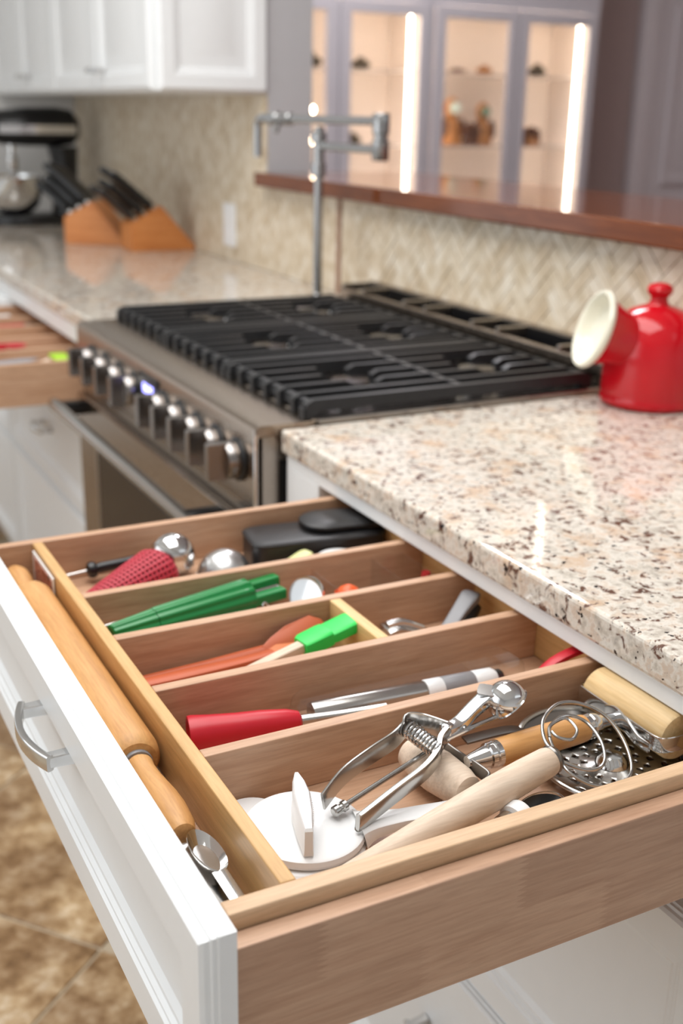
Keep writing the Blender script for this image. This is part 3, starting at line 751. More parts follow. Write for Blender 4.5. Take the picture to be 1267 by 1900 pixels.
orn(2.235, CY+.16, 1.5255, .05, .9, 'dark squat vase on the upper shelf behind the faucet')
orn(2.20, CY+.16, 1.1755, .045, 1.0, 'dark small vase on the lower shelf behind the faucet')
orn(2.14, CY+.13, 1.615, .03, .8, 'small dark ornament high behind the faucet') if False else None
orn(2.80, CY+.16, 1.5255, .05, .4, 'flat brown dish on the upper shelf above the tall figure', 'fig2')
orn(2.97, CY+.17, 1.5255, .045, .8, 'tan pot on the upper shelf above the green-faced figure', 'fig1')
orn(3.30, CY+.16, 1.5255, .05, 1.0, 'dark pot on the upper shelf beside the bright right strip')
orn(1.96, CY+.16, 1.5255, .06, .9, 'dark pot on the upper shelf beside the wall corner')
for z in (1.335, 1.195):
    mb = MB(); mb.base = (1.94,CY+.10,z); mb.lathe([(.001,-.016),(.012,-.011),(.016,0),(.012,.011),(.001,.016)], (1.94,CY+.10,z), (0,0,1), 16)
    tag(mb.build('cabinet_bulb', 'bulb'), ('upper' if z > 1.3 else 'lower')+' glowing round bulb seen left of the faucet pole', 'bulb', 'bulbs beside the faucet')
# dining-room door and casing at the right
dr = struct(MB().box((4.29,4.15,0), (5.05,4.195,2.1)).build('door_1', plain('door_paint', srgb(206,200,202), .5, noise=.01)))
for z0, z1 in ((.95,1.95),(.15,.85)):
    framed('door_panel', (4.40,4.152,z0), (1,0,0), (0,0,1), .56, z1-z0, plain('door_panel_paint', srgb(206,200,202), .5, noise=.01), dr, RAISED)
struct(MB().box((4.17,4.14,0), (4.29,4.199,2.2), .004).build('trim_1', plain('trim_paint', srgb(214,208,210), .5, noise=.01)))

# ================================================================== THINGS IN THE DRAWER
def T_(name, label, cat, loc, *parts):
    t_ = thing(name, label, cat, loc)
    for p in parts: p[1].build(p[0], p[2], t_)
    return t_
L_ = lambda *a: MB().lathe(*a)
# rolling pin
y0, y1 = -.580, -.225; ax = (0,-1,0); px, pz = -.3935, ZF+.0222
T_('rolling_pin', 'large honey-coloured wooden rolling pin lying behind the white drawer front', 'rolling pin', (px,-.43,ZF),
   ('barrel', MB().lathe([(.012,-.001),(.017,0),(.0205,.004),(.022,.012),(.022,.343),(.0205,.351),(.017,.355),(.012,.356)], (px,y1,pz), ax, 40), 'pin'),
   ('handle', MB().lathe([(.0095,0),(.0115,.004),(.0105,.012),(.0110,.028),(.0135,.055),(.0140,.072),(.0125,.092),(.0095,.102),(.006,.104)], (px,y0-.003,pz), ax, 24), 'pin'),
   ('handle', MB().lathe([(.0095,0),(.0115,.004),(.0105,.012),(.0110,.022),(.0135,.042),(.0135,.056),(.0105,.068),(.006,.072)], (px,y1+.003,pz), (0,1,0), 24), 'pin'),
   ('collar', MB().lathe([(.0118,0),(.0125,.001),(.0125,.003),(.0118,.004)], (px,y0,pz), ax, 24), 'greyp'))
# printed card
T_('recipe_card', 'glossy printed food card leaning against the divider by the rolling pin', 'card', (-.3715,-.196,ZF),
   ('card', MB().box((-.3722,-.240,ZF+.001), (-.3705,-.151,.858), .0003, 1), 'pwhite'),
   ('print', MB().box((-.3730,-.236,ZF+.004), (-.3723,-.160,.8545)), 'picture'))
# measuring spoons in the near left corner
def spoon_bowl(c, a, n, lx, wx, dp, th=.0008, seg=28):
    c = V(c); a = V(a).normalized(); n = V(n).normalized(); b = n.cross(a); mb = MB(); rr = []
    for k in range(8):
        q_ = math.sin(k/7*PI/2); z_ = -dp*(1-q_*q_)
        rr.append([c + a*(lx*max(q_,.02)*math.cos(t)) + b*(wx*max(q_,.02)*math.sin(t)) + n*z_ for t in [2*PI*i/seg for i in range(seg)]])
    for k in range(7, -1, -1):
        q_ = math.sin(k/7*PI/2); z_ = -dp*(1-q_*q_)+th
        rr.append([c + a*(lx*max(q_,.02)*.96*math.cos(t)) + b*(wx*max(q_,.02)*.96*math.sin(t)) + n*z_ for t in [2*PI*i/seg for i in range(seg)]])
    return mb.rings(rr)
def strap(pts, w, th, upv=(0,0,1), n=6):
    return MB().tube(crom(pts, n), 1, 12, flat=(w, th), upv=upv)
T_('measuring_spoon', 'shiny steel measuring spoon at the foot of the rolling pin', 'spoon', (-.388,-.70,ZF),
   ('bowl', spoon_bowl((-.386,-.712,.838), (.05,-1,-.10), (.25,.15,1), .024, .0125, .012), 'chrome'),
   ('handle', strap([(-.386,-.734,.836),(-.384,-.755,.832),(-.381,-.785,.826)], .0055, .0008), 'chrome'))
T_('tea_scoop', 'flat steel scoop lying beside the measuring spoon in the corner', 'scoop', (-.39,-.74,ZF),
   ('blade', MB().prism([(-.012,-.055),(.010,-.055),(.014,.02),(.010,.045),(-.008,.045),(-.014,.02)], (-.392,-.738,.829), (1,0,-.12), (0,1,.10), .0012), 'steel'),
   ('handle', strap([(-.392,-.700,.833),(-.396,-.675,.822),(-.398,-.665,.817)], .006, .0008), 'steel'))
# skewer / probe with black knob
T_('probe_thermometer', 'thin steel probe with black knobbed grip by the far drawer side', 'thermometer', (-.30,-.163,ZF),
   ('rod', MB().tube([(-.352,-.163,.826),(-.315,-.160,.828)], .0016, 8), 'steel'),
   ('knob', MB().lathe([(.004,0),(.0085,.002),(.0095,.006),(.0085,.010),(.005,.012)], (-.316,-.160,.828), (1,.02,.05), 18), 'black'),
   ('grip', MB().lathe([(.005,0),(.0062,.004),(.0058,.030),(.0062,.055),(.004,.058)], (-.305,-.1598,.829), (1,.02,.05), 14), 'black'))
def perf(fn, nu, nv, hole=.62, closed_u=True, mat='redmesh', skip=None):
    """surface of cells with a round-ish hole each; fn(u,v) with u,v in 0..1"""
    mb = MB(); bm = mb.bm; cache = {}
    def vt(u, v):
        k = (round((u % 1.0 if closed_u else u), 6), round(v, 6))
        if k not in cache: cache[k] = bm.verts.new(fn(*k))
        return cache[k]
    for i in range(nu):
        for j in range(nv):
            of = .5*(j % 2)/nu
            u0, u1 = i/nu, (i+1)/nu; v0, v1 = j/nv, (j+1)/nv
            um, vm = (u0+u1)/2, (v0+v1)/2
            out = [(u0,v0),(um,v0),(u1,v0),(u1,vm),(u1,v1),(um,v1),(u0,v1),(u0,vm)]
            ov = [vt(*p) for p in out]
            if skip and skip(um, vm):
                bm.faces.new(ov); continue
            inn = []
            for p in out:
                du, dv = p[0]-um, p[1]-vm
                s_ = hole*(.72 if abs(du) > 1e-9 and abs(dv) > 1e-9 else 1.0)
                inn.append(bm.verts.new(fn(um+du*s_, vm+dv*s_)))
            for k in range(8): bm.faces.new((ov[k], ov[(k+1) % 8], inn[(k+1) % 8], inn[k]))
    return mb
A = V((-.347,-.262,.829)); Bv = V((-.247,-.212,.8385)); xx, yy, zz = basis(Bv-A)
def cone(u, v, k=1.0):
    r = (.013 + .019*v**.85)*k
    if v > .93: r *= 1 - (v-.93)*2.2
    return A + (Bv-A)*v + (xx*math.cos(2*PI*u) + yy*math.sin(2*PI*u)*.82)*r
t = thing('jar_gripper', 'rolled red perforated silicone grip beside the steel ball', 'gripper', (-.30,-.215,ZF))
o = perf(lambda u, v: cone(u, v), 26, 20, .60).build('mesh_skin', 'redmesh', t, smooth=60)
md = o.modifiers.new('solid', 'SOLIDIFY'); md.thickness = .0012
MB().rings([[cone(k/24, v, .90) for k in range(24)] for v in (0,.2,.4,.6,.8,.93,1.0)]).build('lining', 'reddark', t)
# steel tea ball
T_('tea_ball', 'polished steel ball infuser between red grip and ribbed dome', 'tea ball', (-.217,-.185,ZF),
   ('ball', MB().lathe([(.0255*math.sin(PI*k/20), -.0255*math.cos(PI*k/20)) for k in range(21)], (-.222,-.180,ZF+.0258), (.2,.1,1), 36), 'chrome'),
   ('seam_band', MB().lathe([(.0256,-.001),(.0262,-.001),(.0262,.001),(.0256,.001)], (-.222,-.180,ZF+.0258), (.6,.3,.7), 36), 'steel'))
dm = []
for k in range(60):
    a = k/59*PI/2; r = .0310*math.cos(a)*(1+.010*(1 if k % 3 == 0 else 0)); dm.append((r, .001+.031*math.sin(a)))
T_('ribbed_dome', 'grey dome ringed with fine wire ridges beside the black pouch', 'strainer', (-.178,-.200,ZF),
   ('dome', MB().lathe(dm, (-.170,-.206,ZF+.0005), (0,0,1), 40), 'ribgrey'),
   ('foot', MB().lathe([(.0325,0),(.0325,.003),(.030,.004)], (-.170,-.206,ZF), (0,0,1), 40), 'pwhite'))
# black pouch
def rrect(w, d, r, n=6):
    pts = []
    for cx_, cy_, a0 in ((w-r,d-r,0),(-w+r,d-r,PI/2),(-w+r,-d+r,PI),(w-r,-d+r,1.5*PI)):
        for k in range(n+1):
            a = a0 + PI/2*k/n; pts.append((cx_+r*math.cos(a), cy_+r*math.sin(a)))
    return pts
t = thing('leather_pouch', 'black leather pouch with rounded flap by the far drawer side', 'pouch', (-.045,-.190,ZF))
ca = math.radians(-8)
ro = lambda p: (p[0]*math.cos(ca)-p[1]*math.sin(ca), p[0]*math.sin(ca)+p[1]*math.cos(ca))
def pouch_ring(k, z, base=rrect(.082,.034,.018)): return [V((-.051+ro(p)[0]*k, -.195+ro(p)[1]*k, z)) for p in base]
MB().rings([pouch_ring(.97,ZF), pouch_ring(1.0,ZF+.004), pouch_ring(1.0,.8445), pouch_ring(.985,.848), pouch_ring(.93,.849)]).build('pouch_body', 'leather', t)
MB().tube([p+V((0,0,0)) for p in pouch_ring(1.0,.846)], .0014, 8, closed=True).build('stitched_edge', 'leather', t)
fl = rrect(.055,.031,.027)
mb = MB(); rr = []
for k, dz in ((1.0,0),(1.01,.002),(1.0,.0045),(.93,.0065),(.5,.0085)):
    rr.append([V((-.008+ro(p)[0]*k, -.190+ro(p)[1]*k, .852+dz-.05*max(0,ro(p)[0]*k-.01))) for p in fl])
mb.rings(rr).build('flap', 'leather', t)
T_('peeler', 'pale yellow-green plastic peeler in front of the black pouch', 'peeler', (-.11,-.235,ZF),
   ('handle', MB().tube(crom([(-.150,-.262,.818),(-.12,-.250,.826),(-.085,-.240,.836),(-.078,-.238,.837)], 4), [.006,.0085,.009,.006], 12, flat=(1,.6)), 'paleyellow'),
   ('blade', strap([(-.152,-.263,.818),(-.17,-.268,.8175),(-.185,-.272,.817)], .005, .0008), 'steel'))
T_('funnel', 'small white plastic funnel in front of the black pouch flap', 'funnel', (-.052,-.266,ZF),
   ('cone', MB().lathe([(.006,0),(.008,.006),(.026,.019),(.028,.0215),(.0265,.0215),(.007,.008)], (-.050,-.262,ZF), (0,-.1,1), 32, ), 'pwhite'),
   ('rim', MB().lathe([(.028,.019),(.0292,.0195),(.0292,.022),(.028,.0225)], (-.050,-.262,ZF), (0,-.1,1), 32), 'pwhite'))
# green garnishing tool
A = V((-.347,-.3585,.8405)); Bv = V((-.193,-.331,.8425)); ax = (Bv-A).normalized(); Ln = (Bv-A).length
rib = lambda a, h: 1 + .05*math.copysign(abs(math.sin(11*a))**.6, math.sin(11*a))
sx = V((-ax.y, ax.x, 0))
T_('citrus_tool', 'green ribbed plastic tool tapering to a blunt tip', 'tool', (-.26,-.345,ZF),
   ('tip', MB().lathe([(.0085,0),(.0098,.001),(.0105,.004),(.0138,.046)], A, ax, 88, True, rib), 'green'),
   ('body', MB().lathe([(.0142,.0465),(.0146,.049),(.0178,Ln-.012),(.0180,Ln-.002),(.0165,Ln)], A, ax, 88, True, rib), 'green'),
   ('prong', MB().tube([Bv+sx*.0085+V((0,0,.0045)), Bv+sx*.0085+ax*.040+V((0,0,.0055))], .0068, 12, flat=(1,.85)), 'green'),
   ('prong', MB().tube([Bv-sx*.0075-V((0,0,.003)), Bv-sx*.0075+ax*.038-V((0,0,.003))], .0068, 12, flat=(1,.85)), 'green'),
   ('slider', MB().tube([Bv+V((0,0,.001)), Bv+ax*.036+V((0,0,.001))], .003, 8), 'steel'))
T_('wire_skewer', 'thin steel skewer lying along the green ribbed tool', 'skewer', (-.29,-.315,ZF),
   ('rod', MB().tube([(-.355,-.3215,.8318),(-.25,-.3125,.8412),(-.21,-.3115,.845)], .0013, 8), 'steel'),
   ('loop', MB().tube(crom([V((-.355,-.3215,.8318))+V((.004*math.cos(a)-.002,.004*math.sin(a),0)) for a in [2*PI*k/10 for k in range(10)]], 2, True), .0009, 6, True), 'steel'))
# round mesh strainer / pastry wheel
rc = V((-.137,-.354,.842)); rn = V((-.78,-.52,.34)).normalized()
T_('pastry_cutter', 'round steel rimmed wheel on a short handle beside the green tool', 'pastry cutter', (-.16,-.362,ZF),
   ('disc', MB().lathe([(.001,-.0008),(.016,-.0006),(.017,0),(.016,.0006),(.001,.0008)], rc, rn, 36), 'dsteel'),
   ('rim', MB().lathe([(.0165,-.003),(.0195,-.0035),(.0205,0),(.0195,.0035),(.0165,.003)], rc, rn, 40), 'chrome'),
   ('fork', strap([rc+rn*.005+V((-.0,-.004,-.006)), rc+V((-.012,-.011,-.010)), rc+V((-.035,-.020,-.014))], .005, .0016), 'chrome'),
   ('handle', MB().tube([rc+V((-.033,-.020,-.014)), rc+V((-.060,-.030,-.019)), rc+V((-.085,-.038,-.022))], [.005,.0055,.0045], 12), 'steel'))
T_('key_ring', 'small steel split ring at the end of the green tool', 'ring', (-.186,-.372,ZF),
   ('ring', MB().tube([V((-.190,-.3705,.836))+V((.004*math.cos(a),.005*math.sin(a)-.0,.012*math.sin(a))) for a in [2*PI*k/28 for k in range(28)]], .0011, 8, True), 'chrome'))
# clear box with orange and red pieces
t = thing('plastic_box', 'clear plastic box standing open in the second compartment', 'box', (-.06,-.352,ZF))
for nm, a, b in (('wall',(-.115,-.398,ZF),(-.001,-.3965,.854)),('wall',(-.115,-.318,ZF),(-.001,-.3165,.854)),('wall',(-.115,-.3965,ZF),(-.1135,-.318,.854)),('wall',(-.042,-.3965,ZF),(-.0405,-.318,.854)),('wall',(-.0025,-.3965,ZF),(-.001,-.318,.854)),('floor_plate',(-.1135,-.3965,ZF),(-.0025,-.318,ZF+.0015))):
    B(nm, a, b, 'clear', t, .0004, 1)
for (xa, ya) in ((-.105,-.398),(-.105,-.3165),(-.001,-.398),(-.001,-.3165)):
    pass
T_('cookie_cutter', 'bright orange plastic cutter inside the clear box', 'cutter', (-.085,-.365,ZF+.0015),
   ('cup', MB().lathe([(.0115,0),(.0125,.001),(.0135,.026),(.0145,.030),(.0135,.0305),(.011,.002)], (-.098,-.372,ZF+.0018), (0,0,1), 28), 'brightorange'),
   ('lid_knob', MB().lathe([(.013,.0285),(.010,.0345),(.004,.038),(.001,.0385)], (-.098,-.372,ZF+.0018), (0,0,1), 24), 'brightorange'))
T_('corkscrew_clip', 'red clip with black jaws beyond the clear plastic box', 'clip', (.014,-.365,ZF),
   ('grip', MB().prism([(-.010,0),(.004,0),(.002,.030),(-.003,.030)], (.008,-.352,ZF+.001), (1,0,0), (0,.12,1), .012, .12), 'redsil'),
   ('jaw', MB().tube([(.012,-.365,.818),(.018,-.378,.826),(.026,-.386,.828)], .005, 10), 'black'))
# orange spatulas and lime brush
def blade(o, a, n, prof, th, bevel=.06):
    a = V(a).normalized(); n = V(n).normalized(); b = n.cross(a); mb = MB()
    return mb.prism(prof, V(o), a, b, th, bevel)
bl = [(0,-.005),(.012,-.011),(.03,-.016),(.055,-.017),(.066,-.012),(.070,-.003),(.068,.008),(.058,.016),(.03,.015),(.012,.010),(0,.005)]
T_('silicone_spatula', 'orange silicone spatula with long handle under the lime brush', 'spatula', (-.26,-.45,ZF),
   ('handle', MB().tube(crom([(-.352,-.447,.827),(-.30,-.446,.827),(-.25,-.4445,.828),(-.215,-.443,.830)], 4), [.0075,.0085,.007,.006], 12, flat=(1,.7)), 'terra'),
   ('blade', blade((-.222,-.444,.827), (.97,.16,.05), (-.05,-.45,.9), bl, .0045), 'orange'))
T_('silicone_spoonula', 'terracotta silicone scraper leaning on the divider behind the orange spatula', 'spatula', (-.19,-.427,ZF),
   ('blade', blade((-.222,-.434,.830), (.98,.10,.14), (-.14,-.75,.6), bl, .0045), 'terra'),
   ('handle', MB().tube([(-.345,-.4285,.8215),(-.28,-.430,.825),(-.215,-.4325,.8305)], .0058, 10), 'terra'))
A = V((-.300,-.4855,.829)); Bv = V((-.199,-.4690,.846)); ax = (Bv-A).normalized()
T_('pastry_brush', 'white handled brush with bright lime green silicone head', 'brush', (-.22,-.475,ZF),
   ('handle', MB().tube([A-ax*.03, A, Bv+ax*.008], [.004,.005,.006], 12, flat=(1,.8)), 'palewood'),
   ('ferrule', MB().tube([Bv, Bv+ax*.004, Bv+ax*.024, Bv+ax*.030], [.0105,.0125,.0130,.0125], 14, flat=(1,.62)), 'lime'),
   ('head', MB().tube([Bv+ax*.026, Bv+ax*.034, Bv+ax*.058, Bv+ax*.063], [.0118,.0135,.0138,.0125], 14, flat=(1,.45)), 'lime'))
# garlic press
T_('garlic_press', 'grey metal garlic press opened in the small square compartment', 'garlic press', (-.05,-.455,ZF),
   ('lower_arm', MB().tube(crom([(-.098,-.4515,.832),(-.085,-.4525,.834),(-.062,-.458,.828),(-.045,-.463,.822)], 5), [.0125,.012,.009,.008], 14, flat=(1,.55)), 'steel'),
   ('channel', MB().tube(crom([(-.097,-.4515,.840),(-.080,-.453,.8405),(-.060,-.459,.833)], 4), [.0045,.005,.004], 10), 'nickel'),
   ('upper_arm', MB().tube(crom([(-.048,-.465,.822),(-.030,-.459,.827),(-.010,-.449,.838),(.008,-.440,.847),(.014,-.437,.847)], 5), [.0075,.0075,.0085,.0105,.008], 14, flat=(1,.5)), 'greyp'),
   ('basket', MB().lathe([(.009,0),(.0105,.001),(.0105,.016),(.009,.017),(.008,.004)], (-.056,-.470,ZF+.001), (0,0,1), 24), 'black'),
   ('grip_back', MB().tube(crom([(-.030,-.466,.820),(-.005,-.455,.829),(.012,-.446,.838)], 4), [.005,.0075,.006], 10), 'black'))
# red handled corer
A = V((-.341,-.5545,.831)); Bv = V((-.250,-.5750,.8345)); ax = (Bv-A).normalized()
tri = lambda a, h: 1 + .05*math.cos(3*a)*(1 if h > .012 else .4)
T_('apple_corer', 'red flared silicone handle with steel shaft near the long divider', 'corer', (-.29,-.565,ZF),
   ('handle', MB().lathe([(.004,.010),(.0150,.006),(.0168,-.0005),(.0180,0),(.0184,.003),(.0172,.018),(.0155,.040),(.0148,.060),(.0125,.082),(.0095,.092),(.006,.094)], A, ax, 44, True, tri), 'redsil'),
   ('shaft', MB().tube([Bv-ax*.004, Bv+ax*.03, Bv+ax*.075], [.0055,.0045,.005], 14), 'steel'))
# injector in clear pack
T_('clear_package', 'clear plastic blister pack around the long steel tube', 'package', (-.13,-.56,ZF),
   ('blister', MB().rings([[V((-.133+p[0]*k,-.560+p[1]*k,z)) for p in rrect(.118,.026,.02)] for z, k in ((ZF,1.0),(ZF+.003,1.0),(ZF+.026,.965),(ZF+.030,.92))]), 'clear'))
A = V((-.232,-.557,.8275)); Bv = V((-.040,-.571,.8275)); ax = (Bv-A).normalized()
T_('flavor_injector', 'long steel tube with white and grey end inside the clear pack', 'injector', (-.13,-.56,ZF+.002),
   ('barrel', MB().lathe([(.0085,0),(.0105,.0008),(.0108,.002),(.0108,.108),(.0100,.110)], A, ax, 28), 'steel'),
   ('sleeve', MB().lathe([(.0106,.110),(.0112,.111),(.0112,.126),(.0106,.127)], A, ax, 28), 'pwhite'),
   ('grip', MB().lathe([(.0105,.127),(.0112,.128),(.0112,.158),(.0105,.159)], A, ax, 28), 'greyp'),
   ('cap', MB().lathe([(.0106,.159),(.0112,.160),(.0110,.178),(.0085,.182)], A, ax, 28), 'pwhite'),
   ('stopper', MB().lathe([(.0075,.182),(.0085,.183),(.0085,.187),(.0070,.189)], A, ax, 24), 'black'))
T_('red_spreader', 'red flat plastic handle poking up at the right end of the fourth compartment', 'spreader', (.008,-.606,ZF),
   ('handle', MB().tube(crom([(-.040,-.604,.832),(-.012,-.605,.852),(.020,-.606,.860),(.028,-.606,.859)], 4), [.004,.0055,.006,.004], 12, flat=(1,.45)), 'redsil'),
   ('blade', strap([(-.042,-.604,.831),(-.075,-.604,.820),(-.095,-.604,.8155)], .009, .0008), 'steel'))
# ------------------------------------------------------------------ near compartment
# ice-cream scoop
bc = V((-.1186,-.6805,.875)); pv = V((-.1785,-.6865,.866))
t = thing('ice_cream_scoop', 'chrome squeeze-handle ice cream scoop propped on the wooden roller', 'scoop', (-.2,-.69,ZF))
bn = V((.55,-.35,-.76)).normalized(); sp = []
for k in range(13):
    a = k/12*PI*.56; sp.append((.0165*math.sin(a), -.0165*math.cos(a)))
sp2 = [(r*.93, h*.93+.0004) for r, h in reversed(sp)]
MB().lathe(sp+[(sp[-1][0]+.0008, sp[-1][1]+.001)]+sp2, bc, bn, 40, False).build('bowl', 'chrome', t)
MB().tube(crom([bc-bn*.008+V((-.010,.003,.004)), (-.1335,-.6740,.8785), (-.150,-.6790,.873), (-.166,-.6845,.8675), pv], 5), [.0085,.0070,.0062,.0060,.0060], 14, flat=(1.0,.72)).build('neck', 'chrome', t)
MB().tube([bc+V((-.010,-.006,-.008)), (-.155,-.688,.864), pv+V((-.004,-.006,-.004))], .0021, 10).build('release_rod', 'chrome', t)
MB().lathe([(.0045,-.006),(.0055,-.005),(.0055,.005),(.0045,.006),(.002,.0065)], pv+V((0,0,.0)), (.1,.25,1), 20).build('pivot', 'chrome', t)
strap([pv, (-.190,-.6725,.868), (-.202,-.668,.870), (-.2085,-.6715,.866), (-.220,-.676,.862), (-.243,-.682,.858), (-.270,-.690,.852), (-.2935,-.7035,.845)], .0011, .0082, upv=(0,0,1)).build('handle', 'steel', t)
strap([pv+V((0,-.003,0)), (-.188,-.694,.862), (-.197,-.703,.857), (-.212,-.7105,.852), (-.243,-.7195,.846), (-.274,-.729,.840), (-.2795,-.7305,.8395)], .0024, .0068, upv=(0,0,1)).build('handle', 'steel', t)
s0 = V((-.2035,-.6715,.8655)); s1 = V((-.1945,-.7005,.859)); sx_, sy_, sz_ = basis(s1-s0)
MB().tube([s0 + (s1-s0)*(k/150) + (sx_*math.cos(k/150*2*PI*9.5) + sy_*math.sin(k/150*2*PI*9.5))*.0062 for k in range(151)], .00115, 7).build('spring', 'chrome', t)
MB().tube([(-.285,-.7085,.838), (-.195,-.6870,.852)], .0021, 10).build('rack_rod', 'steel', t)
MB().lathe([(.003,0),(.0042,.001),(.0042,.005),(.003,.006),(.003,.008),(.0042,.009),(.0042,.012)], (-.288,-.7093,.8375), (.985,.235,.15), 14).build('rack_stop', 'steel', t)
# white press
pc = V((-.309,-.7045,ZF))
t = thing('disc_press', 'white plastic disc press with upright fin grip and flared handle', 'press', pc)
MB().lathe([(.044,0),(.0455,.002),(.0455,.008),(.043,.010)], pc+V((-.003,-.004,.0)), (.02,-.02,1), 56).build('base_disc', 'pwhite', t)
MB().lathe([(.040,.009),(.0435,.0105),(.0445,.013),(.0435,.0165),(.041,.018),(.001,.0195)], pc+V((0,0,.001)), (.03,-.03,1), 56).build('top_disc', 'pwhite', t)
fa = V((-.300,-.672,0)); fb = V((-.3235,-.742,0)); fd = (fb-fa); fx = V((-fd.y,fd.x,0)).normalized()
FP = [(0,-.0015),(.2,-.0048),(.45,-.0066),(.75,-.0055),(1,-.003),(1,.003),(.75,.0055),(.45,.0066),(.2,.0048),(0,.0015)]
mb = MB(); rr = []
for z_, k in ((.833,1.12),(.838,.98),(.8525,.95),(.8545,.72)):
    rr.append([V((fa.x,fa.y,0)) + fd*(p[0]*(1 if k > .8 else .96)+(0 if k > .8 else .02)) + fx*(p[1]*k) + V((0,0,z_ + .004*math.sin(p[0]*PI))) for p in FP])
mb.rings(rr).build('fin_grip', 'pwhite', t)
mb = MB()
for k in range(22):
    q_ = fa + fd*(.32+.030*k) - fx*(-.0064*.93*math.sin((.32+.030*k)*PI)**.6) + V((0,0,.8525))
    mb.box(q_-V((.0009,.0007,.0012)), q_+V((.0009,.0007,.0008)))
mb.build('grip_ridges', 'pwhite', t)
MB().tube(crom([(-.272,-.7205,.826),(-.262,-.7225,.828),(-.240,-.7265,.829),(-.210,-.7325,.829),(-.185,-.738,.828)], 4), [.017,.0115,.0085,.009,.011], 14, flat=(1,.5)).build('handle', 'pwhite', t)
pc2 = V((-.3325,-.6635,ZF))
T_('plastic_disc', 'white plastic disc tucked under the press beside the long divider', 'disc', pc2,
   ('disc', MB().lathe([(.021,0),(.0245,.001),(.0245,.006),(.0225,.0085),(.001,.0095)], pc2, (0,0,1), 40), 'pwhite'),
   ('rim', MB().lathe([(.0245,.001),(.0257,.002),(.0257,.005),(.0245,.006)], pc2, (0,0,1), 40), 'pwhite'))
# double-ended dough roller
t = thing('dough_roller', 'double-ended dough roller with wooden handle, small barrel and large cylinder', 'roller', (-.09,-.70,ZF))
hA = V((-.143,-.7035,.8455)); hB = V((-.052,-.7015,.8455)); ax = (hB-hA).normalized()
MB().lathe([(.0095,0),(.0110,.003),(.0116,.02),(.0120,.05),(.0116,.080),(.0108,.088),(.0095,.091)], hA, ax, 32).build('handle', 'handlewood', t)
MB().lathe([(.0045,-.027),(.0055,-.024),(.0085,-.011),(.0088,-.009),(.0102,-.008),(.0105,-.004),(.0098,-.003),(.0106,-.002),(.0106,.003),(.0095,.004)], hA, ax, 28).build('ferrule', 'chrome', t)
MB().lathe([(.0098,-.004),(.0106,-.003),(.0106,.002),(.0098,.003),(.0105,.004),(.0100,.009),(.0080,.012),(.0055,.026),(.0045,.032)], hB, ax, 28).build('ferrule', 'chrome', t)
strap([(-.1905,-.649,.842),(-.178,-.651,.842),(-.1725,-.662,.8425),(-.1700,-.690,.843),(-.1665,-.716,.8435),(-.1665,-.729,.843),(-.176,-.733,.841)], .0011, .0058).build('bracket', 'dsteel', t)
rb0 = V((-.1915,-.6535,.833)); rb1 = V((-.1805,-.7260,.833)); rax = rb1-rb0
MB().lathe([(.009,0),(.0125,.002),(.0155,.012),(.0172,.036),(.0155,.060),(.0125,.0705),(.009,.0725)], rb0, rax, 36).build('barrel_roller', 'palewood', t)
strap([(.006,-.6455,.844),(-.010,-.6465,.844),(-.0185,-.653,.846),(-.0195,-.680,.846),(-.0200,-.722,.846),(-.0195,-.7465,.846),(-.012,-.7535,.846),(.012,-.7545,.846)], .0012, .0068).build('bracket', 'chrome', t)
strap([(-.022,-.690,.848),(-.0225,-.701,.852),(-.022,-.712,.848),(-.0215,-.728,.8405),(-.0205,-.742,.8395)], .0012, .005).build('bracket_brace', 'chrome', t)
MB().lathe([(.016,0),(.0195,.0015),(.0208,.004),(.0208,.094),(.0195,.0965),(.016,.098)], (.0035,-.6490,.8445), (.03,-1,0), 40).build('cylinder_roller', 'rollerwood', t)
for q_ in ((.010,-.6450,.8475),(.0115,-.7560,.8475)): MB().lathe([(.0035,-.0012),(.0042,0),(.0035,.0012)], q_, (0,1,0), 14).build('axle_rivet', 'dsteel', t)
# danish dough whisk
hA = V((-.345,-.7800,.8280)); hB = V((-.1225,-.7455,.8575)); ax = (hB-hA).normalized(); HL = (hB-hA).length
t = thing('dough_whisk', 'pale wooden handled dough whisk with looped steel wire head', 'whisk', (-.2,-.755,ZF))
MB().lathe([(.006,0),(.009,.003),(.0092,.03),(.0112,.10),(.0125,.17),(.0122,.20),(.0112,HL-.004),(.0100,HL)], hA, ax, 32).build('handle', 'palewood', t)
MB().lathe([(.0105,HL-.0005),(.0112,HL+.001),(.0090,HL+.005),(.004,HL+.008)], hA, ax, 24).build('cap', 'dsteel', t)
WO = [(-.1172,-.7435,.8606),(-.1179,-.7303,.8659),(-.1074,-.7142,.8723),(-.0862,-.7045,.8762),(-.068,-.7087,.8745),(-.0549,-.7235,.8686),(-.0539,-.7442,.8603),(-.0611,-.765,.852),(-.0717,-.7767,.8473),(-.0892,-.7804,.8458),(-.107,-.7739,.8484),(-.1168,-.7601,.8539),(-.1168,-.747,.8592)]
WI = [(-.117,-.7445,.8602),(-.113,-.7306,.8657),(-.1045,-.7202,.8699),(-.0868,-.716,.8716),(-.0746,-.7245,.8682),(-.0732,-.7415,.8614),(-.0802,-.7572,.8551),(-.0908,-.7641,.8524),(-.1031,-.7621,.8532),(-.1157,-.7518,.8573),(-.1159,-.7458,.8597)]
WC = [(-.113,-.7306,.8667),(-.1069,-.7221,.8702),(-.0912,-.7185,.8716),(-.0869,-.7233,.8697),(-.0877,-.7314,.8664),(-.0971,-.737,.8642),(-.1066,-.7324,.866),(-.1085,-.7265,.8685)]
MB().tube(crom(WO, 6), .0014, 10).build('outer_loop', 'steel', t)
MB().tube(crom(WI, 6), .0014, 10).build('inner_loop', 'steel', t)
MB().tube(crom(WC, 6), .0013, 10).build('centre_coil', 'steel', t)
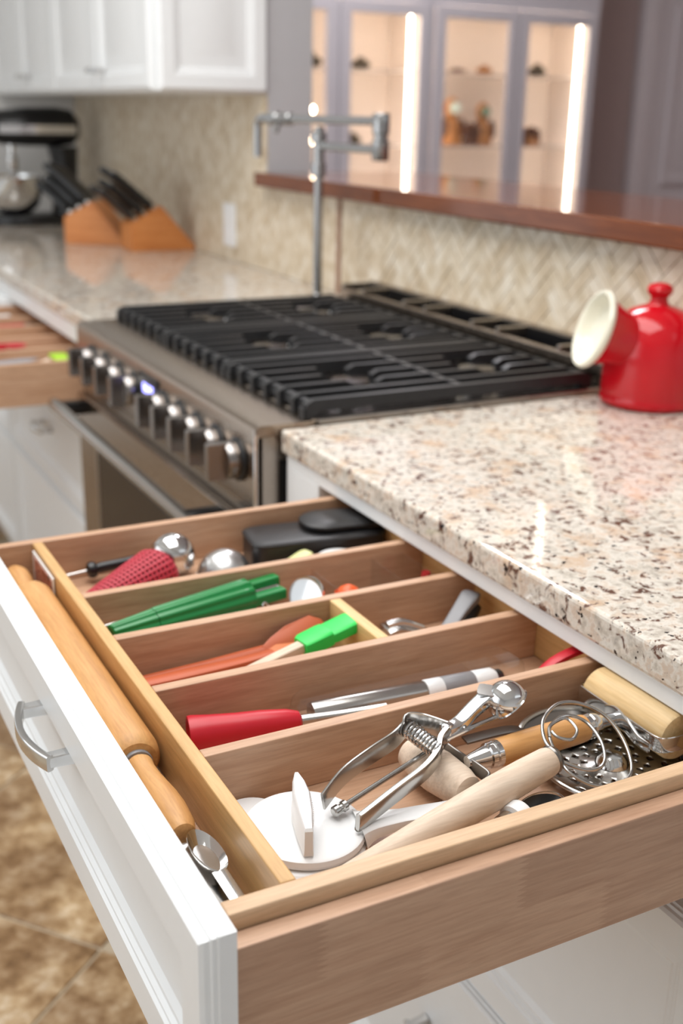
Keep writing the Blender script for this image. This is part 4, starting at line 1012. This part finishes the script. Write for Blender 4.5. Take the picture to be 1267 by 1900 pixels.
# perforated steel skimmer under the whisk
SC = V((-.040,-.7225,.8165))
def dish(u, v):
    r = .004 + .057*v; a = 2*PI*u
    return SC + V((r*math.cos(a), r*math.sin(a)*1.08, .0095*(1-v)**1.5*0 + .006*v*v + .006*math.exp(-(v/.22)**2)))
t = thing('perforated_skimmer', 'shiny perforated steel skimmer lying beneath the wire whisk', 'skimmer', SC)
o = perf(dish, 24, 8, .52, skip=lambda u, v: v < .28 or v > .93 or (int(u*24)+int(v*8)) % 2 == 0).build('dish', 'steel', t, smooth=40)
md = o.modifiers.new('solid', 'SOLIDIFY'); md.thickness = .0009
MB().tube([dish(k/64, 1.0)+V((0,0,.0006)) for k in range(64)], .0019, 8, True).build('rim', 'steel', t)
MB().lathe([(.001,.012),(.008,.0115),(.012,.008),(.014,.004)], SC, (0,0,1), 28, False).build('hub', 'chrome', t)
strap([SC+V((-.030,.040,.008)), SC+V((-.045,.052,.014)), SC+V((-.060,.060,.018)), SC+V((-.10,.066,.015))], .006, .0011).build('handle', 'dsteel', t)
# strainer ring standing at the back
T_('mesh_strainer', 'dark steel strainer rim behind the wooden dough roller handle', 'strainer', (-.055,-.668,ZF),
   ('rim', MB().tube([V((-.052,-.669,.829))+V((.040*math.cos(a),.017*math.sin(a),.007*math.sin(a))) for a in [2*PI*k/48 for k in range(48)]], .0026, 8, True), 'steel'),
   ('bowl', MB().rings([[V((-.052,-.669,.829-.0135*q_))+V((.040*math.cos(a)*(1-q_*q_*.7),.017*math.sin(a)*(1-q_*q_*.7),.007*math.sin(a)*(1-q_))) for a in [2*PI*k/40 for k in range(40)]] for q_ in (0,.3,.6,.85,1.0)]), 'dsteel'))
T_('black_spoon', 'small black oval spoon half hidden by the near drawer side', 'spoon', (-.13,-.770,ZF),
   ('bowl', spoon_bowl((-.148,-.769,.834), (1,.25,.02), (-.05,-.15,1), .026, .016, .010), 'black'),
   ('edge', MB().tube([V((-.148,-.769,.8345))+V((.026*math.cos(a),.0065*math.cos(a)+.0155*math.sin(a),.002*math.sin(a)+.0005)) for a in [2*PI*k/40 for k in range(40)]], .0006, 6, True), 'steel'),
   ('handle', strap([(-.173,-.776,.832),(-.21,-.785,.824),(-.24,-.788,.818)], .004, .0016), 'black'))
T_('bottle_stopper', 'white topped steel bottle stopper under the whisk handle', 'stopper', (-.175,-.775,ZF),
   ('collar', MB().lathe([(.009,0),(.0105,.001),(.0105,.008),(.009,.009)], (-.185,-.7760,.834), (1,.3,.15), 24), 'chrome'),
   ('cap', MB().lathe([(.0085,0),(.0125,.001),(.013,.009),(.0115,.012),(.001,.0128)], (-.176,-.7733,.8355), (1,.3,.15), 28), 'pwhite'))
